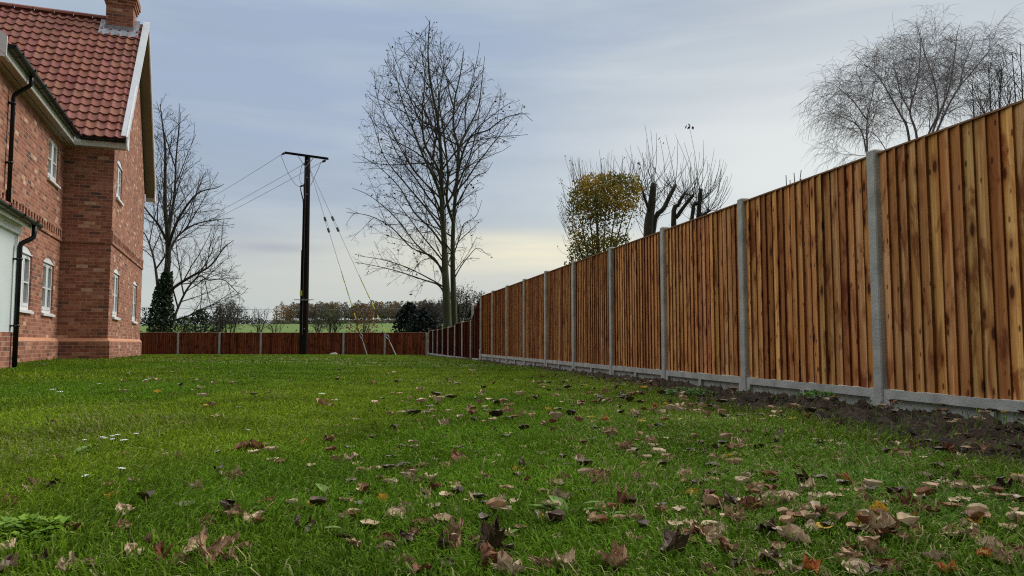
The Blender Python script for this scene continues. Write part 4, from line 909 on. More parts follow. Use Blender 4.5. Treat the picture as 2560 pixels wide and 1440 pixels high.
# --- left tree with ivy
def left_tree():
    Y = 48.0; b = lambda px, py, dy=0: atY(px, py, Y + dy)
    env = px_env(Y, [(812, 330, 560), (760, 320, 600), (700, 300, 615), (650, 300, 585), (600, 300, 588), (540, 310, 572), (480, 330, 562), (430, 345, 530), (400, 352, 515), (350, 368, 498), (300, 378, 478), (248, 382, 450)], 420, .9)
    lv = [None,
          dict(per_m=2.3, t0=.12, ang=(30, 55), len=lambda r, tot, t: 7 * (1 - .3 * t) * r.uniform(.7, 1), seg=.6, wan=.06, trop=.05, rmin=.020, rk=.012, sides=5),
          dict(per_m=2.7, t0=.12, ang=(28, 52), len=lambda r, tot, t: max(1.0, tot * .5 * (1.1 - .6 * t)) * r.uniform(.6, 1.1), seg=.32, wan=.13, trop=.08, rmin=.013, rk=.009, sides=4),
          dict(per_m=3.0, t0=.12, ang=(28, 55), len=lambda r, tot, t: max(.6, tot * .45) * r.uniform(.5, 1.1), seg=.2, wan=.18, trop=.2, rmin=.009, rk=.009, sides=3),
          dict(per_m=2.4, t0=.25, ang=(28, 55), len=(.2, .5), seg=.13, wan=.2, trop=.35, rmin=.0075, rk=.012, sides=3, clip=False)]
    T = Tree(77, lv, env); base = b(408, 830); base.z = gz(base.x, Y) - .2
    def add(P_, r0, r1, lvl=0, t=None, k=1, sides=9):
        pts = spline(P_, 5); n = len(pts); rads = [r0 + (r1 - r0) * (i / (n - 1)) ** .8 for i in range(n)]; (T.trunk if lvl == 0 else T.crown).tube(pts, rads, sides, cap=False); T.kids(pts[k:], rads[k:], lvl)
    add([base, b(412, 740), b(420, 650), b(419, 580), b(413, 520), b(413, 430), b(413, 370), b(405, 300), b(400, 262)], .26, .016, k=12)
    add([b(419, 600), b(428, 540, .4), b(437, 480, .8), b(440, 400, 1), b(447, 320, 1), b(448, 258, 1)], .13, .015)
    add([b(420, 620), b(440, 560, -.6), b(470, 510, -1.2), b(500, 480, -1.4), b(540, 470, -1.5), b(560, 460, -1.5)], .11, .013)
    add([b(419, 640), b(445, 590, .8), b(490, 560, 1.4), b(540, 550, 1.8), b(585, 545, 2)], .09, .012)
    add([b(412, 740), b(440, 715, -.4), b(480, 690, -.9), b(525, 665, -1.2), b(560, 620, -1.5), b(585, 600, -1.5)], .13, .013)
    add([b(430, 815), b(445, 770, .5), b(470, 720, .9), b(500, 690, 1.2), b(520, 700, 1.3), b(560, 700, 1.4), b(600, 735, 1.5), b(620, 720, 1.5)], .09, .013)
    add([b(395, 720), b(385, 650, .6), b(365, 590, 1.2), b(340, 560, 1.5)], .10, .013)
    add([b(416, 600), b(395, 560, -.6), b(370, 530, -1), b(345, 490, -1.2), b(335, 440, -1.3)], .10, .013)
    add([b(440, 800), b(470, 790, -.5), b(510, 770, -1), b(545, 760, -1.4), b(590, 775, -1.5)], .06, .012)
    root, cr = finish('bare_tree', T, base, 'bare tree with a thick ivy covered trunk, beside the right edge of the house', 'tree')
    rng = random.Random(9); mb = MB(); cs = []
    for _ in range(5200):
        t = rng.random() ** .8; z = base.z + .2 + t * (b(418, 688).z - base.z); cx = float(np.interp(t, [0, .35, .7, 1], [b(403, 800).x, b(405, 760).x, b(408, 700).x, b(419, 680).x])); rad = float(np.interp(t, [0, .3, .55, .8, 1], [.75, .85, .72, .50, .28])) * (1 + .35 * (fbm(np.float64(t * 9), np.float64(3.), 2, 4) - .5))
        a = rng.random() * 6.28; q = rng.random() ** .35; cs.append(Vector((cx + math.cos(a) * rad * q, Y + math.sin(a) * rad * q, z)))
    for _ in range(500):
        p = b(rng.uniform(355, 400), rng.uniform(770, 815), rng.uniform(-.6, .6)); cs.append(p) if rng.random() < .4 else None
    cards(mb, rng, cs, (.10, .22), lambda r, p: (lambda b_: (b_ * .8, b_, b_ * .8))(r.uniform(.5, 1.7)))
    o = mb.build('ivy', M['ivy'], root); o.location = -base
    print('left tree', T.count)
left_tree()

# --- birch
def birch():
    Y = 27.0; b = lambda px, py, dy=0: atY(px, py, Y + dy)
    env = px_env(Y, [(460, 2035, 2540), (420, 2052, 2520), (340, 2045, 2500), (270, 2050, 2490), (215, 2065, 2495), (180, 2100, 2500), (150, 2150, 2510), (115, 2225, 2512), (90, 2250, 2505), (62, 2270, 2450), (40, 2290, 2400)], 2280, .9)
    lv = [None,
          dict(per_m=3.2, t0=.1, ang=(25, 50), len=lambda r, tot, t: 2.2 * (1.1 - .5 * t) * r.uniform(.5, 1), seg=.25, wan=.11, trop=.06, rmin=.008, rk=.008, sides=4),
          dict(per_m=8.2, t0=.08, ang=(22, 58), len=(.4, 1.1), seg=.16, wan=.11, trop=-.50, rmin=.006, rk=.006, sides=3, clip=False),
          dict(per_m=11.0, t0=.1, ang=(20, 55), len=(.3, .8), seg=.15, wan=.11, trop=-2.0, rmin=.0046, rk=.005, sides=3, clip=False)]
    T = Tree(5, lv, env); base = b(2290, 700); base.z = gz(base.x, Y) - .2; mid = b(2285, 470)
    pts = spline([base, b(2290, 600), mid], 4); T.trunk.tube(pts, [.17 - .05 * i / (len(pts) - 1) for i in range(len(pts))], 9, cap=False)
    def add(P_, r0, r1, k=1):
        pts = spline(P_, 5); n = len(pts); rads = [r0 + (r1 - r0) * (i / (n - 1)) ** .8 for i in range(n)]; T.trunk.tube(pts, rads, 6, cap=False); T.kids(pts[k:], rads[k:], 0)
    add([mid, b(2240, 430, .4), b(2175, 400, .8), b(2158, 340, 1), b(2140, 310, 1.1), b(2100, 290, 1.2), b(2062, 275, 1.2)], .055, .008, 8)
    add([b(2168, 385, .8), b(2168, 300, .9), b(2183, 230, 1), b(2190, 190, 1)], .035, .007)
    add([b(2168, 300, .9), b(2130, 250, .7), b(2090, 215, .5), b(2066, 205, .4)], .025, .006)
    add([mid, b(2270, 330, -.3), b(2250, 285, -.5), b(2225, 240, -.8), b(2195, 190, -1), b(2160, 160, -1.1)], .055, .008, 4)
    add([mid, b(2292, 345, .2), b(2275, 280, .5), b(2290, 220, .8), b(2300, 150, 1), b(2300, 95, 1), b(2290, 55, 1)], .055, .007, 4)
    add([b(2275, 280, .5), b(2250, 230, .2), b(2240, 180, 0), b(2210, 150, -.2)], .03, .006)
    add([mid, b(2320, 340, -.4), b(2345, 280, -.8), b(2335, 200, -1.1), b(2310, 130, -1.2), b(2300, 75, -1.3)], .05, .007, 4)
    add([mid, b(2335, 320, .6), b(2370, 230, 1.1), b(2385, 150, 1.4), b(2392, 90, 1.5), b(2400, 60, 1.5)], .055, .007, 4)
    add([mid, b(2350, 310, 0), b(2390, 230, 0), b(2430, 180, 0), b(2470, 130, 0), b(2500, 95, 0)], .05, .007, 4)
    add([b(2400, 215, 0), b(2408, 170, .4), b(2430, 110, .6), b(2440, 80, .7)], .03, .006)
    add([mid, b(2230, 400, 1.5), b(2180, 330, 1.8), b(2100, 320, 2)], .03, .006, 5)
    root, cr = finish('birch_tree', T, base, 'bare birch tree with fine drooping twigs above the tall golden fence', 'tree', None, 'twig_grey', 'twig_grey')
    print('birch', T.count)
birch()

# --- upright dark bare trees at the right edge
def upright(seed, Y, base_px, tab, label, stems, group=None, dense=1.0, name='bare_tree', rm=.008, trop=.22, l1=2.6):
    env = px_env(Y, tab, base_px, .9); lv = [None,
        dict(per_m=2.2 * dense, t0=.25, ang=(20, 42), len=lambda r, tot, t: l1 * (1.1 - .5 * t) * r.uniform(.5, 1), seg=.3, wan=.09, trop=trop, rmin=rm * 1.6, rk=.010, sides=4),
        dict(per_m=3.6 * dense, t0=.1, ang=(22, 48), len=(.4, 1.1), seg=.2, wan=.13, trop=trop * 1.2, rmin=rm, rk=.009, sides=3),
        dict(per_m=4.2 * dense, t0=.15, ang=(25, 55), len=(.15, .45), seg=.12, wan=.16, trop=trop, rmin=rm * .75, rk=.01, sides=3, clip=False)]
    T = Tree(seed, lv, env); base = atY(base_px, 857, Y); base.z = gz(base.x, Y) - .2; zt = max(atY(l, py, Y).z for py, l, r_ in tab)
    for (px, py, r0) in stems:
        end = atY(px, py, Y + T.r.uniform(-.8, .8)); m1 = base.lerp(end, .4) + Vector((T.r.uniform(-.2, .2), T.r.uniform(-.3, .3), .1 * (end.z - base.z))); pts = spline([base, m1, end], 7); n = len(pts); rads = [r0 + (.01 - r0) * (i / (n - 1)) ** .8 for i in range(n)]; T.trunk.tube(pts, rads, 7, cap=False); T.kids(pts, rads, 0)
    return finish(name, T, base, label, 'tree', group), T, base
upright(31, 23, 2480, [(330, 2380, 2600), (230, 2410, 2560), (180, 2430, 2540), (150, 2440, 2520)], 'dark bare tree with upright twigs just right of the birch, above the tall fence', [(2430, 195, .07), (2470, 155, .08), (2505, 170, .07), (2450, 240, .05), (2530, 215, .05)], dense=1.25)
upright(32, 21, 2590, [(300, 2500, 2700), (200, 2505, 2700), (150, 2510, 2690), (100, 2515, 2660)], 'dark bare tree cut off by the right edge, above the tall fence', [(2530, 130, .05), (2550, 105, .06), (2600, 110, .07), (2650, 140, .07)], dense=1.0)
# low twig tips left of the birch
upright(33, 19, 1985, [(480, 1950, 2010), (440, 1955, 2005), (420, 1960, 2000)], 'small group of bare twig tips showing over the fence between pollard and birch', [(1965, 438, .02), (1985, 432, .02), (2003, 425, .02), (1975, 450, .02)], name='bare_shrub', dense=.5, l1=.5)

# --- pollards with long straight shoots
def pollard(seed, Y, base_px, stubs, nsh, label, tops=()):
    T = Tree(seed, [None, None]); r = T.r; base = atY(base_px, 857, Y); base.z = gz(base.x, Y) - .2; b = lambda px, py, dy=0: atY(px, py, Y + dy)
    for P_, r0, r1 in stubs:
        Q = [base if p == 'base' else b(*p) for p in P_]; pts = spline(Q, 4); n = len(pts); rads = [r0 + (r1 - r0) * i / (n - 1) for i in range(n)]; T.trunk.tube(pts, rads, 8)
        for k in range(nsh):
            t = r.random() ** .6; i = min(n - 2, int(t * (n - 1))); p = pts[i].lerp(pts[i + 1], r.random())
            if p.z < b(base_px, 650).z: continue
            a = r.random() * 6.28; d = Vector((math.cos(a), math.sin(a), r.uniform(-.1, .9))).normalized(); L = r.uniform(.6, 1.9); q = p; P2 = [p]; m = max(4, int(L / .16)); rd = [.011]
            for j in range(m): d = (d + Vector((r.gauss(0, .05), r.gauss(0, .05), .16))).normalized(); q = q + d * L / m; P2.append(q); rd.append(.011 * (1 - .6 * (j + 1) / m))
            T.crown.tube(P2, rd, 3, cap=False)
            if r.random() < .25:
                i2 = len(P2) // 2; d2 = (d + Vector((r.uniform(-.5, .5), r.uniform(-.5, .5), 0))).normalized(); T.crown.tube([P2[i2], P2[i2] + d2 * .3, P2[i2] + d2 * .45 + Vector((0, 0, .25))], [.007, .006, .004], 3, cap=False)
    for (x0, y0, x1, y1) in tops:
        P2 = spline([b(x0, y0), b(x0 * .6 + x1 * .4 + r.uniform(-6, 6), y0 * .5 + y1 * .5, r.uniform(-.3, .3)), b(x1, y1, r.uniform(-.4, .4))], 5); T.crown.tube(P2, [.012 - .007 * i / (len(P2) - 1) for i in range(len(P2))], 3, cap=False)
    root, cr = finish('pollard_tree', T, base, label, 'tree', None, 'bark_dark'); return root, T, base
rt, T_, bs = pollard(41, 25, 1625, [(['base', (1620, 600), (1628, 520), (1634, 459)], .19, .10), (['base', (1632, 580, .2), (1660, 520, .3), (1688, 463, .4)], .10, .065), ([(1628, 540), (1612, 495, -.3), (1601, 460, -.4)], .05, .035)], 26,
    'thick pollard stump with long bare shoots, right of the yellow leaved tree', [(1630, 470, 1612, 312), (1632, 465, 1627, 325), (1634, 465, 1641, 332), (1660, 500, 1651, 350), (1622, 480, 1594, 365), (1610, 470, 1562, 370), (1690, 468, 1664, 337), (1688, 465, 1693, 350)])
rng = random.Random(2); mb = MB(); cards(mb, rng, [atY(1596, 410, 25), atY(1651, 350, 25)], (.10, .16), lambda r, p: (.06, .04, .035), 4, .05); o = mb.build('dead_leaves', M['leaf'], rt); o.location = -bs
rt, T_, bs = pollard(42, 26, 1705, [(['base', (1684, 560), (1697, 510), (1713, 480)], .12, .04), ([(1690, 545), (1715, 510, -.2), (1734, 487, -.3)], .07, .055), (['base', (1730, 545, .6), (1745, 508, .7)], .08, .06), ([(1745, 560, .8), (1748, 520, .8), (1752, 472, .8)], .085, .075), (['base', (1755, 560, .8), (1746, 555, .8)], .08, .08), ([(1755, 540, .5), (1772, 528, .5), (1776, 526, .5)], .04, .04)], 20,
    'pollard with several cut stubs and long bare shoots, nearest pollard to the birch', [(1745, 500, 1724, 318), (1742, 495, 1710, 355), (1752, 480, 1758, 350), (1757, 490, 1786, 372), (1734, 490, 1687, 335), (1790, 530, 1820, 440), (1790, 550, 1824, 470), (1770, 530, 1768, 400)])
mb = MB(); cards(mb, rng, [atY(1724, 316, 26)], (.10, .17), lambda r, p: (.06, .035, .03), 6, .06); o = mb.build('dead_leaves', M['leaf'], rt); o.location = -bs

# --- leafy yellow-green tree
def leafy():
    Y = 23.0; b = lambda px, py, dy=0: atY(px, py, Y + dy); env = px_env(Y, [(670, 1415, 1545), (640, 1418, 1560), (600, 1425, 1585), (560, 1420, 1595), (520, 1415, 1600), (480, 1425, 1605), (450, 1440, 1598), (425, 1470, 1590)], 1500, .8)
    T = Tree(8, [None, dict(per_m=2.6, t0=.2, ang=(20, 50), len=(.4, 1.1), seg=.2, wan=.1, trop=.25, rmin=.007, rk=.01, sides=4), dict(per_m=4, t0=.2, ang=(25, 55), len=(.2, .5), seg=.14, wan=.14, trop=.3, rmin=.005, rk=.009, sides=3)], env)
    base = b(1500, 760); base.z = gz(base.x, Y) - .2
    for px, py, dy, r0 in ((1440, 500, .3, .045), (1465, 470, -.4, .05), (1488, 455, .5, .06), (1492, 470, -.2, .05), (1520, 450, .3, .05), (1550, 455, -.5, .05), (1575, 470, .2, .055), (1592, 500, .4, .04), (1430, 560, -.3, .035), (1445, 600, .4, .03)):
        e = b(px, py, dy); m1 = base.lerp(e, .55); m1.x = base.x + (e.x - base.x) * .38; pts = spline([base, m1, e], 6); n = len(pts); rads = [r0 + (.008 - r0) * i / (n - 1) for i in range(n)]; T.trunk.tube(pts, rads, 6, cap=False); T.kids(pts[3:], rads[3:], 0)
    r = T.r
    for k in range(85):         # whips above and at the side
        px = r.uniform(1425, 1605); p = b(px, r.uniform(445, 475), r.uniform(-.8, .8)); h = r.uniform(.35, .95); q = p + Vector(((px - 1520) / 400 * h + r.uniform(-.12, .12), r.uniform(-.1, .1), h)); T.crown.tube([p, p.lerp(q, .5) + Vector((r.uniform(-.04, .04), 0, 0)), q], [.006, .005, .0035], 3, cap=False); T.tips.append((q, None)) if r.random() < .35 else None
    for k in range(26):
        p = b(1425, r.uniform(470, 640), r.uniform(-.5, .5)); q = p + Vector((-r.uniform(.15, .42), r.uniform(-.2, .2), r.uniform(.25, .75))); T.crown.tube([p, p.lerp(q, .5) + Vector((-.04, 0, -.05)), q], [.006, .005, .0035], 3, cap=False); T.tips.append((q, None)); T.tips.append((p.lerp(q, .6), None))
    root, cr = finish('leafy_tree', T, base, 'bushy tree with green and yellow autumn leaves rising over the fence', 'tree')
    mb = MB(); zt = b(1500, 430).z; zb = b(1500, 650).z; cs = []
    cl = [(b(r.uniform(1420, 1600), r.uniform(450, 650)), r) for _ in range(60)]
    # clumps: dense on top, patchy lower down
    centers = []
    for _ in range(15000):
        px, py, dy = r.uniform(1412, 1606), r.uniform(438, 668), r.uniform(-1.1, 1.1); p = b(px, py, dy)
        if not env(p): continue
        n_ = noise.fractal(p * 1.6, 1.0, 2.0, 3); top_ = (zt - p.z) / (zt - zb)
        thr = -.5 if top_ < .42 else (-.16 if px < 1530 else .0)
        if top_ > .74 and px < 1560: thr = -.5
        if px > 1550 and top_ > .42: thr = .35
        if r.random() < (.25 if top_ < .4 else .45): continue
        if n_ > thr: centers.append(p)
    def tint(r_, p):
        top_ = (zt - p.z) / (zt - zb); n_ = noise.noise(p * 1.3 + Vector((5, 1, 2))); k = max(0, min(1, .95 - 1.25 * top_ + n_ * 1.1)); a = Vector((.13, .165, .030)); b_ = Vector((.50, .34, .035)); c = a.lerp(b_, k) * r_.uniform(.55, 1.35)
        if r_.random() < .06: c = Vector((.28, .10, .03))
        return tuple(c)
    cards(mb, r, centers, (.05, .10), tint, 3, .06)
    cards(mb, r, [p for p, d in T.tips if r.random() < .5], (.035, .06), lambda r_, p: tuple(Vector((.12, .11, .04)) * r_.uniform(.5, 1.3)), 2, .03)
    o = mb.build('foliage', M['leaf'], root); o.location = -base
leafy()

# --- hedgerow trees and bushes beyond the far fence
def scrub(px, w_px, top, Y, label, dark=(.03, .05, .02), light=(.07, .09, .03), n=700, size=(.12, .3), name='shrub', trunk=True, holes=.0, seed=1, twigs=True, cat='shrub', group=None):
    rg_ = random.Random(seed); base = atY(px, 857, Y); base.z = gz(base.x, Y) - .1; zt = atY(px, top, Y).z; H = zt - base.z; Wd = w_px / F * Y / 2
    root = thing(name, base, label, cat, group); tb = MB(); cb = MB()
    for k in range(7 if trunk else 4):
        a = rg_.random() * 6.28; q = Vector((math.cos(a) * Wd * rg_.uniform(.2, .7), math.sin(a) * Wd * .6, H * rg_.uniform(.6, .9))); tb.tube(spline([Vector((0, 0, 0)), q * .5 + Vector((0, 0, H * .12)), q], 4), [.07 * H / 3, *[.05 * H / 3] * 3, *[.03 * H / 3] * 4, .012][:9], 5, cap=False)
    tb.build('stems', M['bark'], root)
    cs = []
    while len(cs) < n:
        u, v, t = rg_.uniform(-1, 1), rg_.uniform(-1, 1), rg_.random(); wz = math.sin(math.pi * min(1, (.16 + .84 * t))) ** .55; 
        if u * u + v * v > 1: continue
        p = Vector((u * Wd * wz, v * Wd * .8 * wz, H * (.08 + .92 * t))); nn = noise.fractal((p + base) * (2.2 / max(1, H * .35)), 1.0, 2.0, 3)
        if nn < holes - .15: 
            if rg_.random() < .85: continue
        cs.append(p)
    D_, Lt = Vector(dark), Vector(light); cards(cb, rg_, cs, size, lambda r_, p: tuple(D_.lerp(Lt, r_.random() * .6 + .4 * max(0, min(1, noise.noise((p + base) * 1.1) + .4))) * r_.uniform(.6, 1.3)), 1, .05)
    cb.build('foliage', M['leaf'], root)
    return root
def thorn(seed, px, w_px, top, Y, label, foot=830, dense=1.0, rm=.014, stems=4, name='bare_tree', group=None, leaf=None):
    w2_ = w_px / 2; tab = [(foot, px - w2_ * .7, px + w2_ * .7), (foot * .6 + top * .4, px - w2_, px + w2_), (foot * .3 + top * .7, px - w2_ * .85, px + w2_ * .85), (top, px - w2_ * .3, px + w2_ * .3)]
    rg_ = random.Random(seed); (rc, T, base) = upright(seed, Y, px, tab, label, [(px + rg_.uniform(-.6, .6) * w2_, top + rg_.uniform(.1, .45) * (foot - top), .09) for _ in range(stems)], group, dense, name, rm, .06, 2.2)
    root, cr = rc
    if leaf:
        mb = MB(); cards(mb, rg_, [p for p, d in T.tips], leaf[0], lambda r_, p: tuple(Vector(leaf[1]) * r_.uniform(.6, 1.4)), leaf[2], .15); o = mb.build('foliage', M['leaf'], root); o.location = -base
    return root
G1 = 'bare hedgerow trees beyond the far fence'
thorn(61, 648, 130, 768, 70, 'small bare thorn tree leaning right of the bushes, in front of the green field', dense=.9)
thorn(62, 568, 100, 752, 62, 'bushy bare tree beyond the far fence, between ivy tree and thorn tree', dense=1.5, leaf=((.06, .12), (.09, .08, .05), 4))
thorn(63, 690, 55, 800, 66, 'low sparse bush beyond the far fence, just left of the pole', foot=832, dense=.8, leaf=((.06, .11), (.12, .13, .05), 2))
thorn(64, 795, 66, 768, 62, 'thin bare tree immediately right of the pole, beyond the fence', dense=1.2, leaf=((.06, .11), (.10, .09, .055), 3))
thorn(65, 830, 90, 780, 58, 'bare hedge tree between the pole and the left stay wire', dense=1.3, leaf=((.06, .12), (.10, .12, .04), 4))
scrub(906, 82, 762, 72, 'orange brown autumn tree behind the left stay wire', (.13, .065, .03), (.28, .13, .05), 1100, (.10, .24), 'autumn_tree', holes=.08, seed=3, cat='tree')
scrub(1022, 78, 760, 64, 'dark evergreen tree beyond the fence, right of the right stay wire', (.006, .011, .008), (.016, .026, .018), 2600, (.16, .34), 'evergreen_tree', holes=-.2, seed=4, cat='tree')
scrub(1058, 96, 778, 60, 'broad dark evergreen bush beyond the fence, just left of the twin stemmed tree', (.007, .012, .009), (.018, .03, .02), 2600, (.16, .34), 'evergreen_bush', holes=-.2, seed=6)
scrub(498, 90, 775, 66, 'dark green conifer bush beyond the far fence, right of the ivy tree', (.012, .022, .010), (.03, .05, .018), 1500, (.12, .3), 'evergreen_bush', holes=-.1, seed=7)
scrub(545, 40, 768, 68, 'narrow dark conifer beyond the far fence, left of the thorn tree', (.012, .022, .010), (.03, .045, .02), 900, (.12, .28), 'conifer', holes=-.1, seed=8, cat='tree')
scrub(460, 60, 792, 58, 'olive green bush low behind the fence beside the ivy trunk', (.03, .05, .015), (.07, .10, .03), 900, (.1, .22), 'shrub', seed=9)
thorn(66, 1085, 120, 755, 78, 'brownish bare tree behind the dark evergreen bush', dense=1.6, leaf=((.08, .16), (.07, .055, .05), 6))
thorn(67, 1160, 150, 722, 52, 'dark leafed bare tree behind the mossy twin trunks', foot=800, dense=1.3, rm=.013, stems=6, leaf=((.06, .12), (.045, .05, .042), 4))
scrub(1188, 60, 772, 50, 'ivy dark bush behind the grey mast and sloping fence panel', (.010, .018, .014), (.025, .04, .03), 1700, (.12, .26), 'evergreen_bush', holes=-.1, seed=12)
scrub(1120, 130, 788, 62, 'purple brown thicket behind the mossy trunks', (.030, .026, .028), (.055, .05, .05), 1500, (.12, .3), 'shrub', seed=13)
# rough hedge line just beyond the far fence
def strip(name, x0, x1, y0, y1, h, n, cols, size, label, cat, seed, hvar=.5):
    rg_ = random.Random(seed); mb = MB(); cs = []
    for _ in range(n):
        x, y = rg_.uniform(x0, x1), rg_.uniform(y0, y1); hh = h * (1 - hvar + hvar * 1.6 * float(fbm(np.float64(x * .7), np.float64(y * .4), 3, seed))); cs.append(Vector((x, y, gz(x, y) + rg_.random() ** .8 * hh)))
    cards(mb, rg_, cs, size, lambda r_, p: tuple(Vector(cols[0]).lerp(Vector(cols[1]), max(0, min(1, .5 + noise.noise(p * .35)))) * r_.uniform(.65, 1.35)))
    o = mb.build(name, M['leaf']); tag(o, label, cat, kind='stuff'); return o
strip('rough_scrub', -27, -1.5, 40, 54, 1.35, 6000, ((.05, .07, .02), (.14, .095, .04)), (.08, .2), 'rough green and russet scrub low behind the far fence', 'scrub', 3, .6)
strip('crop_strip', -165, 60, 401, 409, 2.2, 5200, ((.10, .105, .06), (.16, .15, .09)), (.5, 1.1), 'brownish strip of tall crop along the foot of the wood', 'crop', 5, .25)
strip('hedge', -205, -133, 398, 410, 4.2, 1800, ((.03, .034, .022), (.055, .055, .035)), (.6, 1.3), 'dark distant hedge on the skyline left of the field gap', 'hedge', 6, .75)
# far wood: one mass of bare and russet trees
def wood():
    rg_ = random.Random(17); tb = MB()
    mb = MB()
    for k in range(430):
        x = rg_.uniform(-131, 45); y = rg_.uniform(415, 445); z = gz(x, y); H = rg_.uniform(8.6, 13.2) * (.85 if x < -126 else 1); r0 = rg_.uniform(.14, .24)
        tb.tube([Vector((x, y, z - .5)), Vector((x + rg_.uniform(-.3, .3), y, z + H * .5)), Vector((x + rg_.uniform(-.6, .6), y, z + H * .9))], [r0, r0 * .7, .05], 4, (1, 1, 1))
        kind = rg_.random(); xx = (x + 131) / 176
        if x < -123 : col = Vector((.34, .20, .08))
        elif kind < .20: col = Vector((.32, .18, .075))
        elif kind < .5: col = Vector((.20, .165, .095))
        else: col = Vector((.185, .165, .125))
        cw = rg_.uniform(1.7, 3.0); lo = .10 if x < -124 else .34
        for _ in range(190):
            t = rg_.random(); a = rg_.random() * 6.28; q = math.sqrt(rg_.random()) * cw * math.sin(math.pi * (.12 + .85 * t)) ** .6; s_ = rg_.uniform(.5, 1.15); p = Vector((x + math.cos(a) * q, y + math.sin(a) * q, z + H * (lo + (1 - lo) * t)))
            ax = Vector((rg_.gauss(0, 1), rg_.gauss(0, 1), rg_.gauss(0, .6))).normalized(); u = ax.orthogonal().normalized(); v = ax.cross(u); c = tuple(col * rg_.uniform(.55, 1.3)); mb.face([p - u * s_ * .5, p + v * s_ * .25, p + u * s_ * .5, p - v * s_ * .25], c)
    for _ in range(1500):
        x, y = rg_.uniform(-131, 45), rg_.uniform(412, 418); p = Vector((x, y, gz(x, y) + rg_.random() * 2.2)); s_ = .8; mb.face([p + Vector((-s_, 0, 0)), p + Vector((0, 0, -.4)), p + Vector((s_, 0, .1)), p + Vector((0, 0, .5))], tuple(Vector((.08, .085, .05)) * rg_.uniform(.5, 1.2)))
    o = mb.build('distant_wood', [M['leaf']]); tag(o, 'long belt of bare and russet trees on the far hill', 'wood', kind='stuff')
    t = tb.build('wood_trunks', mat('pale_trunk', (.16, .155, .13), (.24, .23, .20), scale=2), o); t['kind'] = 'stuff'
wood()

# ------------------------------------------------------------------ fallen leaves
def leaf_mesh(seed, lobed, size=1.0):
    """dry crumpled leaf about `size` metre long lying near z = 0"""
    r = random.Random(seed); mb = MB(); nu, nv = 14, 11; curl = r.uniform(.7, 2.4); fold = r.uniform(-.9, .9); tw = r.uniform(-.8, .8); oz = Vector((r.uniform(0, 90), r.uniform(0, 90), r.uniform(0, 90)))
    def outline(t):          # half width along the midrib
        w = math.sin(math.pi * min(1, t ** .75)) ** .8 * .40
        if lobed: w *= .62 + .75 * abs(((t * 2.6 + .2) % 1.0) * 2 - 1) ** 1.3
        return w * (1 + .16 * (abs(((t * 7 + seed * .37) % 1.0) * 2 - 1) - .5))
    P_ = []
    for i in range(nu + 1):
        row = []
        for j in range(nv + 1):
            t = i / nu; v = (j / nv * 2 - 1); w = outline(t) + .004; x = t - .5 + (.10 * abs(v) * (.5 - t) if lobed else 0); y = v * w
            ang = v * curl * (.6 + .8 * t) * .9; yy = w * math.sin(ang) / max(.4, curl * .9) * 1.0; zz = w * (1 - math.cos(ang)) / max(.4, curl * .9) * 1.25 + abs(v) * w * fold * .4
            bend = tw * (t - .5) ** 2 * 1.3; p = Vector((x * (1 - .15 * abs(tw)), yy, zz + bend)); n_ = noise.noise_vector(p * 4.6 + oz) * .13 + noise.noise_vector(p * 11 + oz) * .05; p += n_
            p.z += .012 * math.cos(v * 12) * (1 - abs(v)); row.append(p)
        P_.append(row)
    zmin = min(p.z for row in P_ for p in row)
    for i in range(nu):
        for j in range(nv):
            q = [P_[i][j], P_[i + 1][j], P_[i + 1][j + 1], P_[i][j + 1]]; vein = .72 if j in (nv // 2,) or (i + abs(j - nv // 2)) % 4 == 0 else 1.0; b_ = r.uniform(.82, 1.12) * vein
            mb.face([((p.x) * size, p.y * size, (p.z - zmin * .75) * size) for p in q], (b_, b_ * .98, b_ * .96))
    mb.tube([(p[0] * size, p[1] * size, p[2] * size) for p in (P_[0][nv // 2] - Vector((0, 0, zmin * .75)), P_[0][nv // 2] + Vector((-.22, .03, .02 - zmin * .7)), P_[0][nv // 2] + Vector((-.42, .08, -zmin * .6)))], .010 * size, 4, (.7, .6, .5))
    return mb
LEAFM = {
    'tan': mat('dry_tan_leaf', (.50, .335, .205), (.25, .138, .072), rough=.75, tint=True, scale=22, spec=.25, trans=.12),
    'pale': mat('dry_pale_leaf', (.60, .46, .31), (.38, .26, .155), rough=.75, tint=True, scale=22, spec=.25, trans=.12),
    'brown': mat('dry_brown_leaf', (.28, .120, .058), (.13, .050, .026), rough=.7, tint=True, scale=20, spec=.3, trans=.08),
    'dark': mat('wet_dark_leaf', (.085, .052, .034), (.15, .090, .055), rough=.45, tint=True, scale=20, spec=.45),
    'yellow': mat('yellow_leaf', (.66, .42, .06), (.58, .30, .04), rough=.6, tint=True, scale=18, trans=.3),
    'orange': mat('orange_leaf', (.50, .15, .035), (.36, .10, .03), rough=.6, tint=True, scale=18, trans=.2),
}
_lc = {}
def leaf_data(var, colr):
    k = (var, colr)
    if k not in _lc:
        if ('base', var) not in _lc: o = leaf_mesh(900 + var, var % 2 == 0).build('fallen_leaf', LEAFM['tan'], smooth=True); _lc[('base', var)] = o.data; bpy.data.objects.remove(o)
        me = _lc[('base', var)].copy(); me.materials.clear(); me.materials.append(LEAFM[colr]); _lc[k] = me
    return _lc[k]
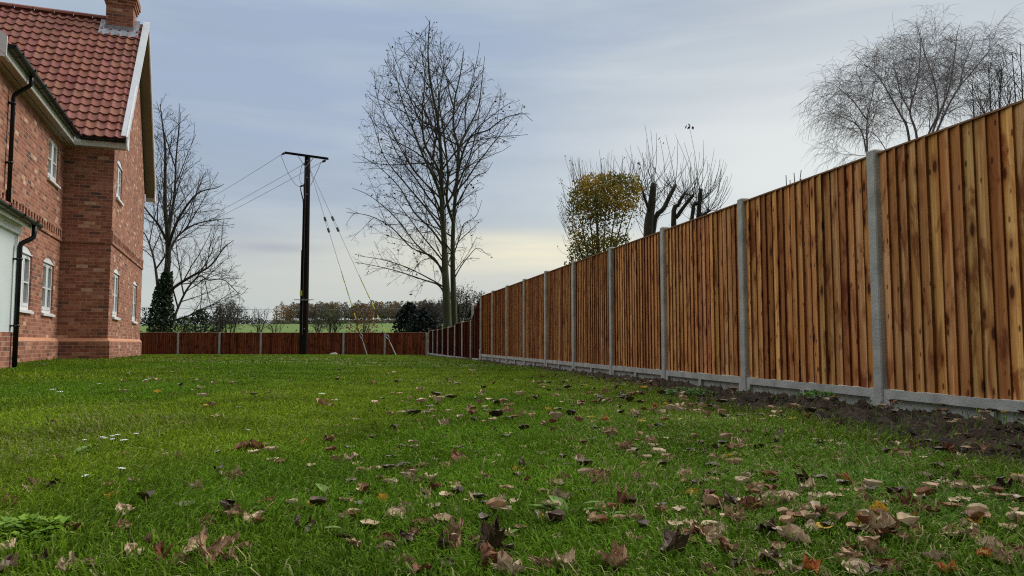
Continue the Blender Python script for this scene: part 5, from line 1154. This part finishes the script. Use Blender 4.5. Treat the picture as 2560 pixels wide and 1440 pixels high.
LIST = """137,1156,40,t;628,1131,60,b;75,1180,16,d;270,1222,40,t;334,1215,32,p;134,1225,22,d;30,1266,62,b;70,1231,16,p;273,1250,16,y;481,1230,14,p;312,1290,50,p;305,1323,48,t;588,1297,52,t;640,1308,58,p;669,1261,26,b;756,1327,60,d;178,1330,20,b;375,1359,26,t;331,1388,24,p;10,1377,30,p;36,1372,26,p;170,1428,24,p;237,1412,30,p;20,1432,60,d;103,1412,50,d;403,1406,46,b;488,1385,70,p;515,1408,80,t;450,1412,50,t;572,1410,56,t;603,1375,44,t;781,1269,24,y;569,1133,12,y;764,1108,12,y
820,1108,32,b;845,1156,40,t;880,1157,44,p;997,1125,30,b;1097,1137,24,b;1141,1160,58,b;1228,1169,34,p;1016,1188,46,b;1016,1208,46,p;1062,1178,22,d;1220,1200,52,t;1090,1231,38,b;1175,1219,20,p;1212,1247,40,t;1256,1259,50,p;1250,1276,46,p;955,1255,28,y;1303,1184,24,d;1309,1212,42,b;1309,1225,30,t;1360,1175,34,t;1360,1190,40,b;1412,1212,38,t;1500,1200,56,b;1519,1184,40,p;1497,1219,56,t;1480,1210,36,p;1398,1256,64,p;1506,1284,38,t;1531,1290,30,p;1581,1290,26,t;990,1297,46,p;1015,1275,34,p;878,1281,32,b;859,1300,40,p;1140,1278,36,t;1183,1261,26,p;884,1369,52,t;862,1347,30,d;1028,1342,44,b;1050,1315,40,b;962,1380,34,p;1016,1412,48,t;1108,1381,34,d;1184,1359,28,t;1206,1416,92,b;1228,1384,76,d;1281,1387,40,d;1250,1405,50,b;1369,1419,60,t;1415,1425,56,p;1537,1416,56,t;1362,1300,24,y;1269,1347,30,p;1387,1347,30,p;1053,1437,50,b;1581,1356,44,p;1269,1037,30,t;1306,1044,22,t;1362,1066,26,t;1387,1078,28,b;1112,1072,30,p;1525,1090,40,t;1525,1100,24,d;1440,1128,26,b;1512,1053,28,o;1372,1025,16,y;1218,1039,16,y;1190,1108,12,y;995,1085,16,p;935,1075,18,p;1235,1082,14,d;1110,1098,10,d;1172,1022,16,p;930,1075,12,d
1720,1107,22,b;1760,1134,28,d;1781,1144,22,t;1848,1130,40,t;1797,1157,46,t;1870,1150,26,d;1822,1150,20,y;1969,1137,26,t;1970,1156,40,t;2019,1152,22,p;2049,1127,34,p;2049,1118,24,d;2088,1144,42,t;2237,1139,46,b;2268,1127,20,d;2163,1176,18,o;2370,1169,40,b;2405,1152,30,p;1720,1201,48,t;1740,1221,40,t;1732,1241,24,y;1821,1197,40,d;1791,1224,40,b;1932,1197,30,p;1888,1204,26,d;1871,1234,30,d;1895,1240,60,t;1925,1250,36,p;1876,1278,44,b;1915,1270,48,t;1969,1268,48,p;1992,1241,48,p;2006,1228,26,d;2032,1262,14,p;1989,1296,50,t;2012,1280,30,p;1797,1275,44,d;1844,1305,40,t;2108,1212,42,o;2147,1224,40,t;2103,1251,44,t;2160,1254,50,t;2234,1250,50,b;2230,1262,44,b;2271,1271,44,b;2321,1288,56,b;2300,1282,50,t;2197,1288,32,y;2180,1294,30,t;2284,1298,40,o;2224,1308,38,t;2096,1301,46,b;2152,1315,26,y;2036,1325,44,p;2224,1332,50,b;2240,1328,30,p;2291,1335,46,b;2268,1355,44,t;1794,1328,40,p;1733,1342,60,b;1715,1355,50,t;1767,1348,56,t;1790,1362,50,p;1814,1382,60,b;1830,1388,50,t;1942,1369,50,t;2153,1375,70,t;2130,1380,40,b;2210,1348,48,b;2459,1214,36,p;2392,1221,50,t;2388,1208,40,d;2540,1201,36,t;2556,1224,36,t;2540,1258,40,t;2500,1230,60,d;2550,1315,34,t;2446,1345,36,t;2469,1398,50,o;2475,1385,30,p;2207,1422,60,b;2180,1432,56,d;2240,1430,50,t;2503,1379,40,t;1985,1432,44,p;2026,1432,44,o;1844,1422,34,d;1774,1432,40,t;2338,1402,50,p;2372,1432,14,o;2440,1315,18,y;2420,1322,20,p
1641,1022,18,o;1664,1014,12,y;1673,1008,12,d;1608,1025,20,b;1634,1032,24,t;1586,1041,30,p;1584,1048,28,d;1662,1032,16,b;1694,1052,16,y;1656,1053,18,p;1709,1017,16,p;1720,1025,20,t;1765,1039,22,t;1764,1049,24,b;1528,1006,18,t;1518,1050,16,y;1553,983,14,d;1601,989,20,d;1578,990,20,t;1612,962,16,t;1605,956,14,b;1625,960,14,t;1635,966,14,b;1595,962,14,p;1645,955,12,b;1575,960,12,t;1588,975,10,p"""
CK = dict(t='tan', p='pale', b='brown', d='dark', y='yellow', o='orange')
CW = dict(tan='tan brown', pale='pale beige', brown='deep brown', dark='blackish brown', yellow='bright yellow', orange='rusty orange')
SPECIAL = {(1206, 1416): 'large curled deep brown leaf at the bottom edge, below centre', (955, 1255): 'upright yellow orange leaf alone in the grass left of centre', (1641, 1022): 'vivid orange leaf in the litter short of the soil strip', (30, 1266): 'big folded brown leaf above the bright green weed patch', (2032, 1262): 'narrow whitish leaf standing on end in the right foreground', (1733, 1342): 'large veined leaf at the left end of the long leaf heap, right foreground',
           (628, 1131): 'star shaped deep brown leaf alone on the left part of the lawn', (2370, 1169): 'oval brown leaf standing up at the edge of the soil strip', (756, 1327): 'dark rolled leaf lying crosswise in the left centre foreground', (2153, 1375): 'wide tan leaf folded like a tent in the right foreground', (820, 1108): 'boxy folded brown leaf left of centre in the middle of the lawn'}
rl = random.Random(99); nleaf = 0
def zone(p):
    lr = 'left' if p.x < -.35 * 0 - .25 * p.y else ('middle' if p.x < .16 * p.y else 'right'); dp = 'near' if p.y < 2.2 else ('mid' if p.y < 4.2 else 'far')
    return lr, dp
ZW = {('left', 'near'): 'in the left foreground grass', ('middle', 'near'): 'in the centre foreground grass', ('right', 'near'): 'in the right foreground grass', ('left', 'mid'): 'on the left part of the lawn', ('middle', 'mid'): 'on the middle of the lawn', ('right', 'mid'): 'on the lawn short of the soil strip', ('left', 'far'): 'far out on the left lawn', ('middle', 'far'): 'far out on the middle lawn', ('right', 'far'): 'far out beside the soil strip'}
def put_leaf(px, py, wpx, colr, key=None):
    global nleaf
    p = on_ground(px, py, .016); size = wpx / F * p.y * rl.uniform(1.2, 1.5); size = max(.05, min(.165, size))
    o = bpy.data.objects.new('fallen_leaf', leaf_data(rl.randrange(12), colr)); COL.objects.link(o)
    o.location = p; o.rotation_euler = (rl.gauss(0, .33), rl.gauss(0, .3) + (rl.choice((-.8, .8)) if rl.random() < .06 else 0), rl.uniform(0, 6.28)); o.scale = (size, size * rl.uniform(.85, 1.1), size * rl.uniform(.6, 1.35))
    lr, dp = zone(p); sz = 'large' if size > .125 else ('small' if size < .075 else 'crumpled')
    if key in SPECIAL: tag(o, SPECIAL[key], 'leaf', 'fallen leaves scattered over the lawn')
    else: tag(o, f'{sz} {CW[colr]} fallen leaf {ZW[(lr, dp)]}', 'leaf', f'{sz} {CW[colr]} leaves {ZW[(lr, dp)]}')
    nleaf += 1
for part in LIST.replace('\n', ';').split(';'):
    a = part.split(','); put_leaf(float(a[0]), float(a[1]), float(a[2]), CK[a[3]], (int(a[0]), int(a[1])))
def litter_density(px, py):
    d = float(np.interp(px, [0, 500, 900, 1200, 1700, 2560], [.10, .15, .45, .8, 1, 1])); return d * float(np.interp(py, [890, 930, 980, 1100, 1440], [.1, .6, .9, .8, .8]))
while nleaf < 300:
    px, py = rl.uniform(0, 2560), rl.uniform(1060, 1440)
    if rl.random() > litter_density(px, py): continue
    p = on_ground(px, py)
    if p.x > fence_x(p.y) - .3: continue
    put_leaf(px, py, F * rl.uniform(.045, .085) / p.y / 1.3, rl.choices(['tan', 'pale', 'brown', 'dark', 'yellow'], [4, 4, 2, 3, .35])[0])
# the many small leaves further off: one object
def far_leaves():
    r = random.Random(12); vs = []; mats_ = ['tan', 'pale', 'brown', 'dark', 'yellow']; mb = MB(); base = [leaf_mesh(700 + i, i % 2 == 0) for i in range(5)]
    small = []
    for b_ in base:       # decimated quads 4x4
        small.append(b_)
    n = 0
    while n < 560:
        px, py = r.uniform(300, 2560), r.uniform(893, 1330)
        if r.random() > litter_density(px, py) * (1.0 if py < 1060 else .35): continue
        p = on_ground(px, py, .02)
        if p.x > fence_x(p.y) - .12 or p.y > 36: continue
        if p.x > fence_x(p.y) - .75 * float(soilw(p.y)) and r.random() < .7: continue
        s_ = r.uniform(.04, .085) if p.y > 4 else r.uniform(.03, .055); mi = r.choices(range(5), [3, 4, 2.5, 4.5, .3])[0]; a = r.random() * 6.28; ca_, sa_ = math.cos(a), math.sin(a); cu = r.uniform(.2, 1.3)
        K = 4; G_ = [[None] * (K + 1) for _ in range(K + 1)]
        for i in range(K + 1):
            for j in range(K + 1):
                u, v = i / K - .5, (j / K - .5) * .8 * math.sin(math.pi * (.12 + .8 * i / K)); z = abs(v) * cu + u * u * cu * r.uniform(.6, 1.2) + r.uniform(-.05, .08); G_[i][j] = (p.x + (u * ca_ - v * sa_) * s_, p.y + (u * sa_ + v * ca_) * s_, p.z + z * s_ + .004)
        t = r.uniform(.75, 1.15)
        for i in range(K):
            for j in range(K): mb.face([G_[i][j], G_[i + 1][j], G_[i + 1][j + 1], G_[i][j + 1]], (t, t, t), mi)
        n += 1
    o = mb.build('leaf_litter', [LEAFM[k] for k in mats_]); tag(o, 'many small dry leaves scattered over the distant lawn and soil edge', 'leaf litter', kind='stuff')
far_leaves()

# ------------------------------------------------------------------ weeds, clover flowers, stone
def weed(px, py, w, n, label, name='weed_patch', h=.042, ls=(.012, .024), cols=((.09, .19, .006), (.20, .33, .012)), seed=1, group=None):
    r = random.Random(seed); p0 = on_ground(px, py, 0); root = thing(name, p0, label, 'weed', group); lb_ = MB(); stb = MB()
    for _ in range(n):
        a = r.random() * 6.28; q = math.sqrt(r.random()) * w; x, y = math.cos(a) * q, math.sin(a) * q * .8; z = h * (1 - .6 * (q / w) ** 2) * r.uniform(.45, 1.1); s_ = r.uniform(*ls); c = tuple(Vector(cols[0]).lerp(Vector(cols[1]), r.random()))
        stb.tube([(x * .8, y * .8, 0), (x, y, z)], [.0012, .001], 3, c, cap=False)
        az = r.random() * 6.28; tl = r.uniform(-.1, .5); 
        for k in range(3):
            b_ = az + k * 2.1; u = Vector((math.cos(b_), math.sin(b_), tl * 1.1 + r.uniform(-.3, .5))); v = Vector((-math.sin(b_), math.cos(b_), 0)); o_ = Vector((x, y, z))
            lb_.face([o_, o_ + u * s_ * .5 + v * s_ * .36, o_ + u * s_ + Vector((0, 0, -.1 * s_)), o_ + u * s_ * .5 - v * s_ * .36], c)
    stb.build('stems', M['leaf'], root); lb_.build('leaves', M['leaf'], root); return root
weed(60, 1352, .105, 230, 'bright green clover like weed patch at the lower left corner of the lawn', seed=1)
weed(235, 1138, .15, 60, 'low dark green weed patch under the white clover flowers', h=.03, cols=((.07, .14, .006), (.13, .21, .012)), seed=2)
weed(2040, 1000, .16, 90, 'small green weed growing out of the soil against the gravel board', h=.07, ls=(.02, .035), cols=((.07, .16, .02), (.13, .26, .03)), seed=3)
weed(1722, 990, .22, 110, 'tufty green weed at the soil edge, below the third near fence post', h=.07, ls=(.02, .035), cols=((.06, .14, .02), (.11, .22, .03)), seed=5)
def broad(px, py, n, L, label, seed, cols=((.12, .20, .03), (.17, .26, .05))):
    r = random.Random(seed); p0 = on_ground(px, py, 0); root = thing('broadleaf_weed', p0, label, 'weed', 'broad leaved weeds in the lawn')
    for k in range(n):
        mb = MB(); a = r.random() * 6.28; d = Vector((math.cos(a), math.sin(a), 0)); s = Vector((-d.y, d.x, 0)); el = r.uniform(.5, 1.1); l = L * r.uniform(.7, 1.1); c = Vector(cols[0]).lerp(Vector(cols[1]), r.random()); prev = None
        for i in range(7):
            t = i / 6; w = .17 * l * math.sin(math.pi * min(1, .08 + .9 * t)) ; p = d * (l * t * math.cos(el * (1 - .5 * t))) + Vector((0, 0, l * t * math.sin(el) * (1 - .45 * t)))
            row = [p - s * w + Vector((0, 0, w * .35)), p, p + s * w + Vector((0, 0, w * .35))]
            if prev:
                for j in range(2): mb.face([prev[j], prev[j + 1], row[j + 1], row[j]], tuple(c * (1 if j else .9)))
            prev = row
        mb.build('leaf_blade', M['leaf'], root, smooth=True)
for i, (px, py, n, L, lb_) in enumerate([(1420, 1300, 6, .11, 'broad leaved green weed standing in the centre right foreground'), (180, 1150, 3, .09, 'single pale green dock like leaf beside the tan leaf, left lawn'), (1165, 1150, 4, .09, 'bright green broad leaves behind a brown leaf in mid lawn'), (890, 1355, 1, .10, 'grey green oval leaf propped on a tan leaf, bottom centre left'), (825, 1255, 3, .08, 'pale green pair of dandelion leaves left of the yellow leaf'), (1255, 1360, 3, .07, 'yellowish green broad leaves at the bottom centre'), (1490, 1312, 3, .09, 'pale tipped green leaf at the right foot of the centre weed'), (1305, 1432, 1, .07, 'blue green leaf at the bottom edge right of centre')]): broad(px, py, n, L, lb_, 50 + i)
def flower(px, py, s_, i):
    p = on_ground(px, py, .0); r = random.Random(i); h = .045; mb = MB(); c = Vector((p.x, p.y, p.z + h))
    root = thing('white_flower', p, None, 'flower', 'tiny white flowers in the lawn')
    for k in range(9):
        a = k * .698; u = Vector((math.cos(a), math.sin(a), .25)); v = Vector((-math.sin(a), math.cos(a), 0)) ; q = Vector((0, 0, h)); mb.face([q, q + u * s_ * .6 + v * s_ * .2, q + u * s_, q + u * s_ * .6 - v * s_ * .2])
    mb.build('petals', M['petal'], root); sb_ = MB(); sb_.tube([(0, 0, 0), (0, 0, h)], .0012, 3, cap=False); sb_.build('stem', M['thatch'], root)
    root['label'] = 'tiny white flower beside the left weed patch' if py > 1000 else 'tiny white flower far out on the left lawn'
for i, (px, py, s_) in enumerate([(255, 1122, .012), (262, 1125, .012), (280, 1119, .012), (293, 1115, .013), (280, 1128, .012), (305, 1131, .012), (312, 1130, .012), (340, 1112, .012), (210, 1130, .010), (300, 1210, .009), (308, 1211, .008), (208, 1233, .008), (214, 1230, .008), (132, 989, .03), (150, 996, .03), (248, 973, .022), (322, 942, .025), (366, 961, .028), (374, 958, .02), (430, 938, .022), (492, 960, .025), (107, 918, .03), (113, 918, .03), (620, 1100, .01), (805, 1000, .03), (936, 914, .04), (733, 902, .035), (727, 898, .03)]): flower(px, py, s_, i)
# pale stone at the foot of the far fence
p = atY(835, 886, 37.5); mb = MB(); rs = random.Random(3)
root = thing('stone', (p.x, 37.5, gz(p.x, 37.5)), 'pale rounded stone at the foot of the far fence, right of the pole', 'stone')
rows = []
for i in range(7):
    ph = math.pi / 2 * i / 6; rows.append([Vector((math.cos(t) * math.cos(ph) * .24, math.sin(t) * math.cos(ph) * .15, math.sin(ph) * .14 - .02)) * (1 + .12 * noise.noise(Vector((math.cos(t), math.sin(t), i * .3)))) for t in [k * 6.2832 / 12 for k in range(12)]])
for i in range(6):
    for k in range(12): mb.face([rows[i][k], rows[i][(k + 1) % 12], rows[i + 1][(k + 1) % 12], rows[i + 1][k]])
mb.build('stone_body', M['stone'], root, smooth=True)
print('leaves', nleaf, 'objects', len(bpy.data.objects))
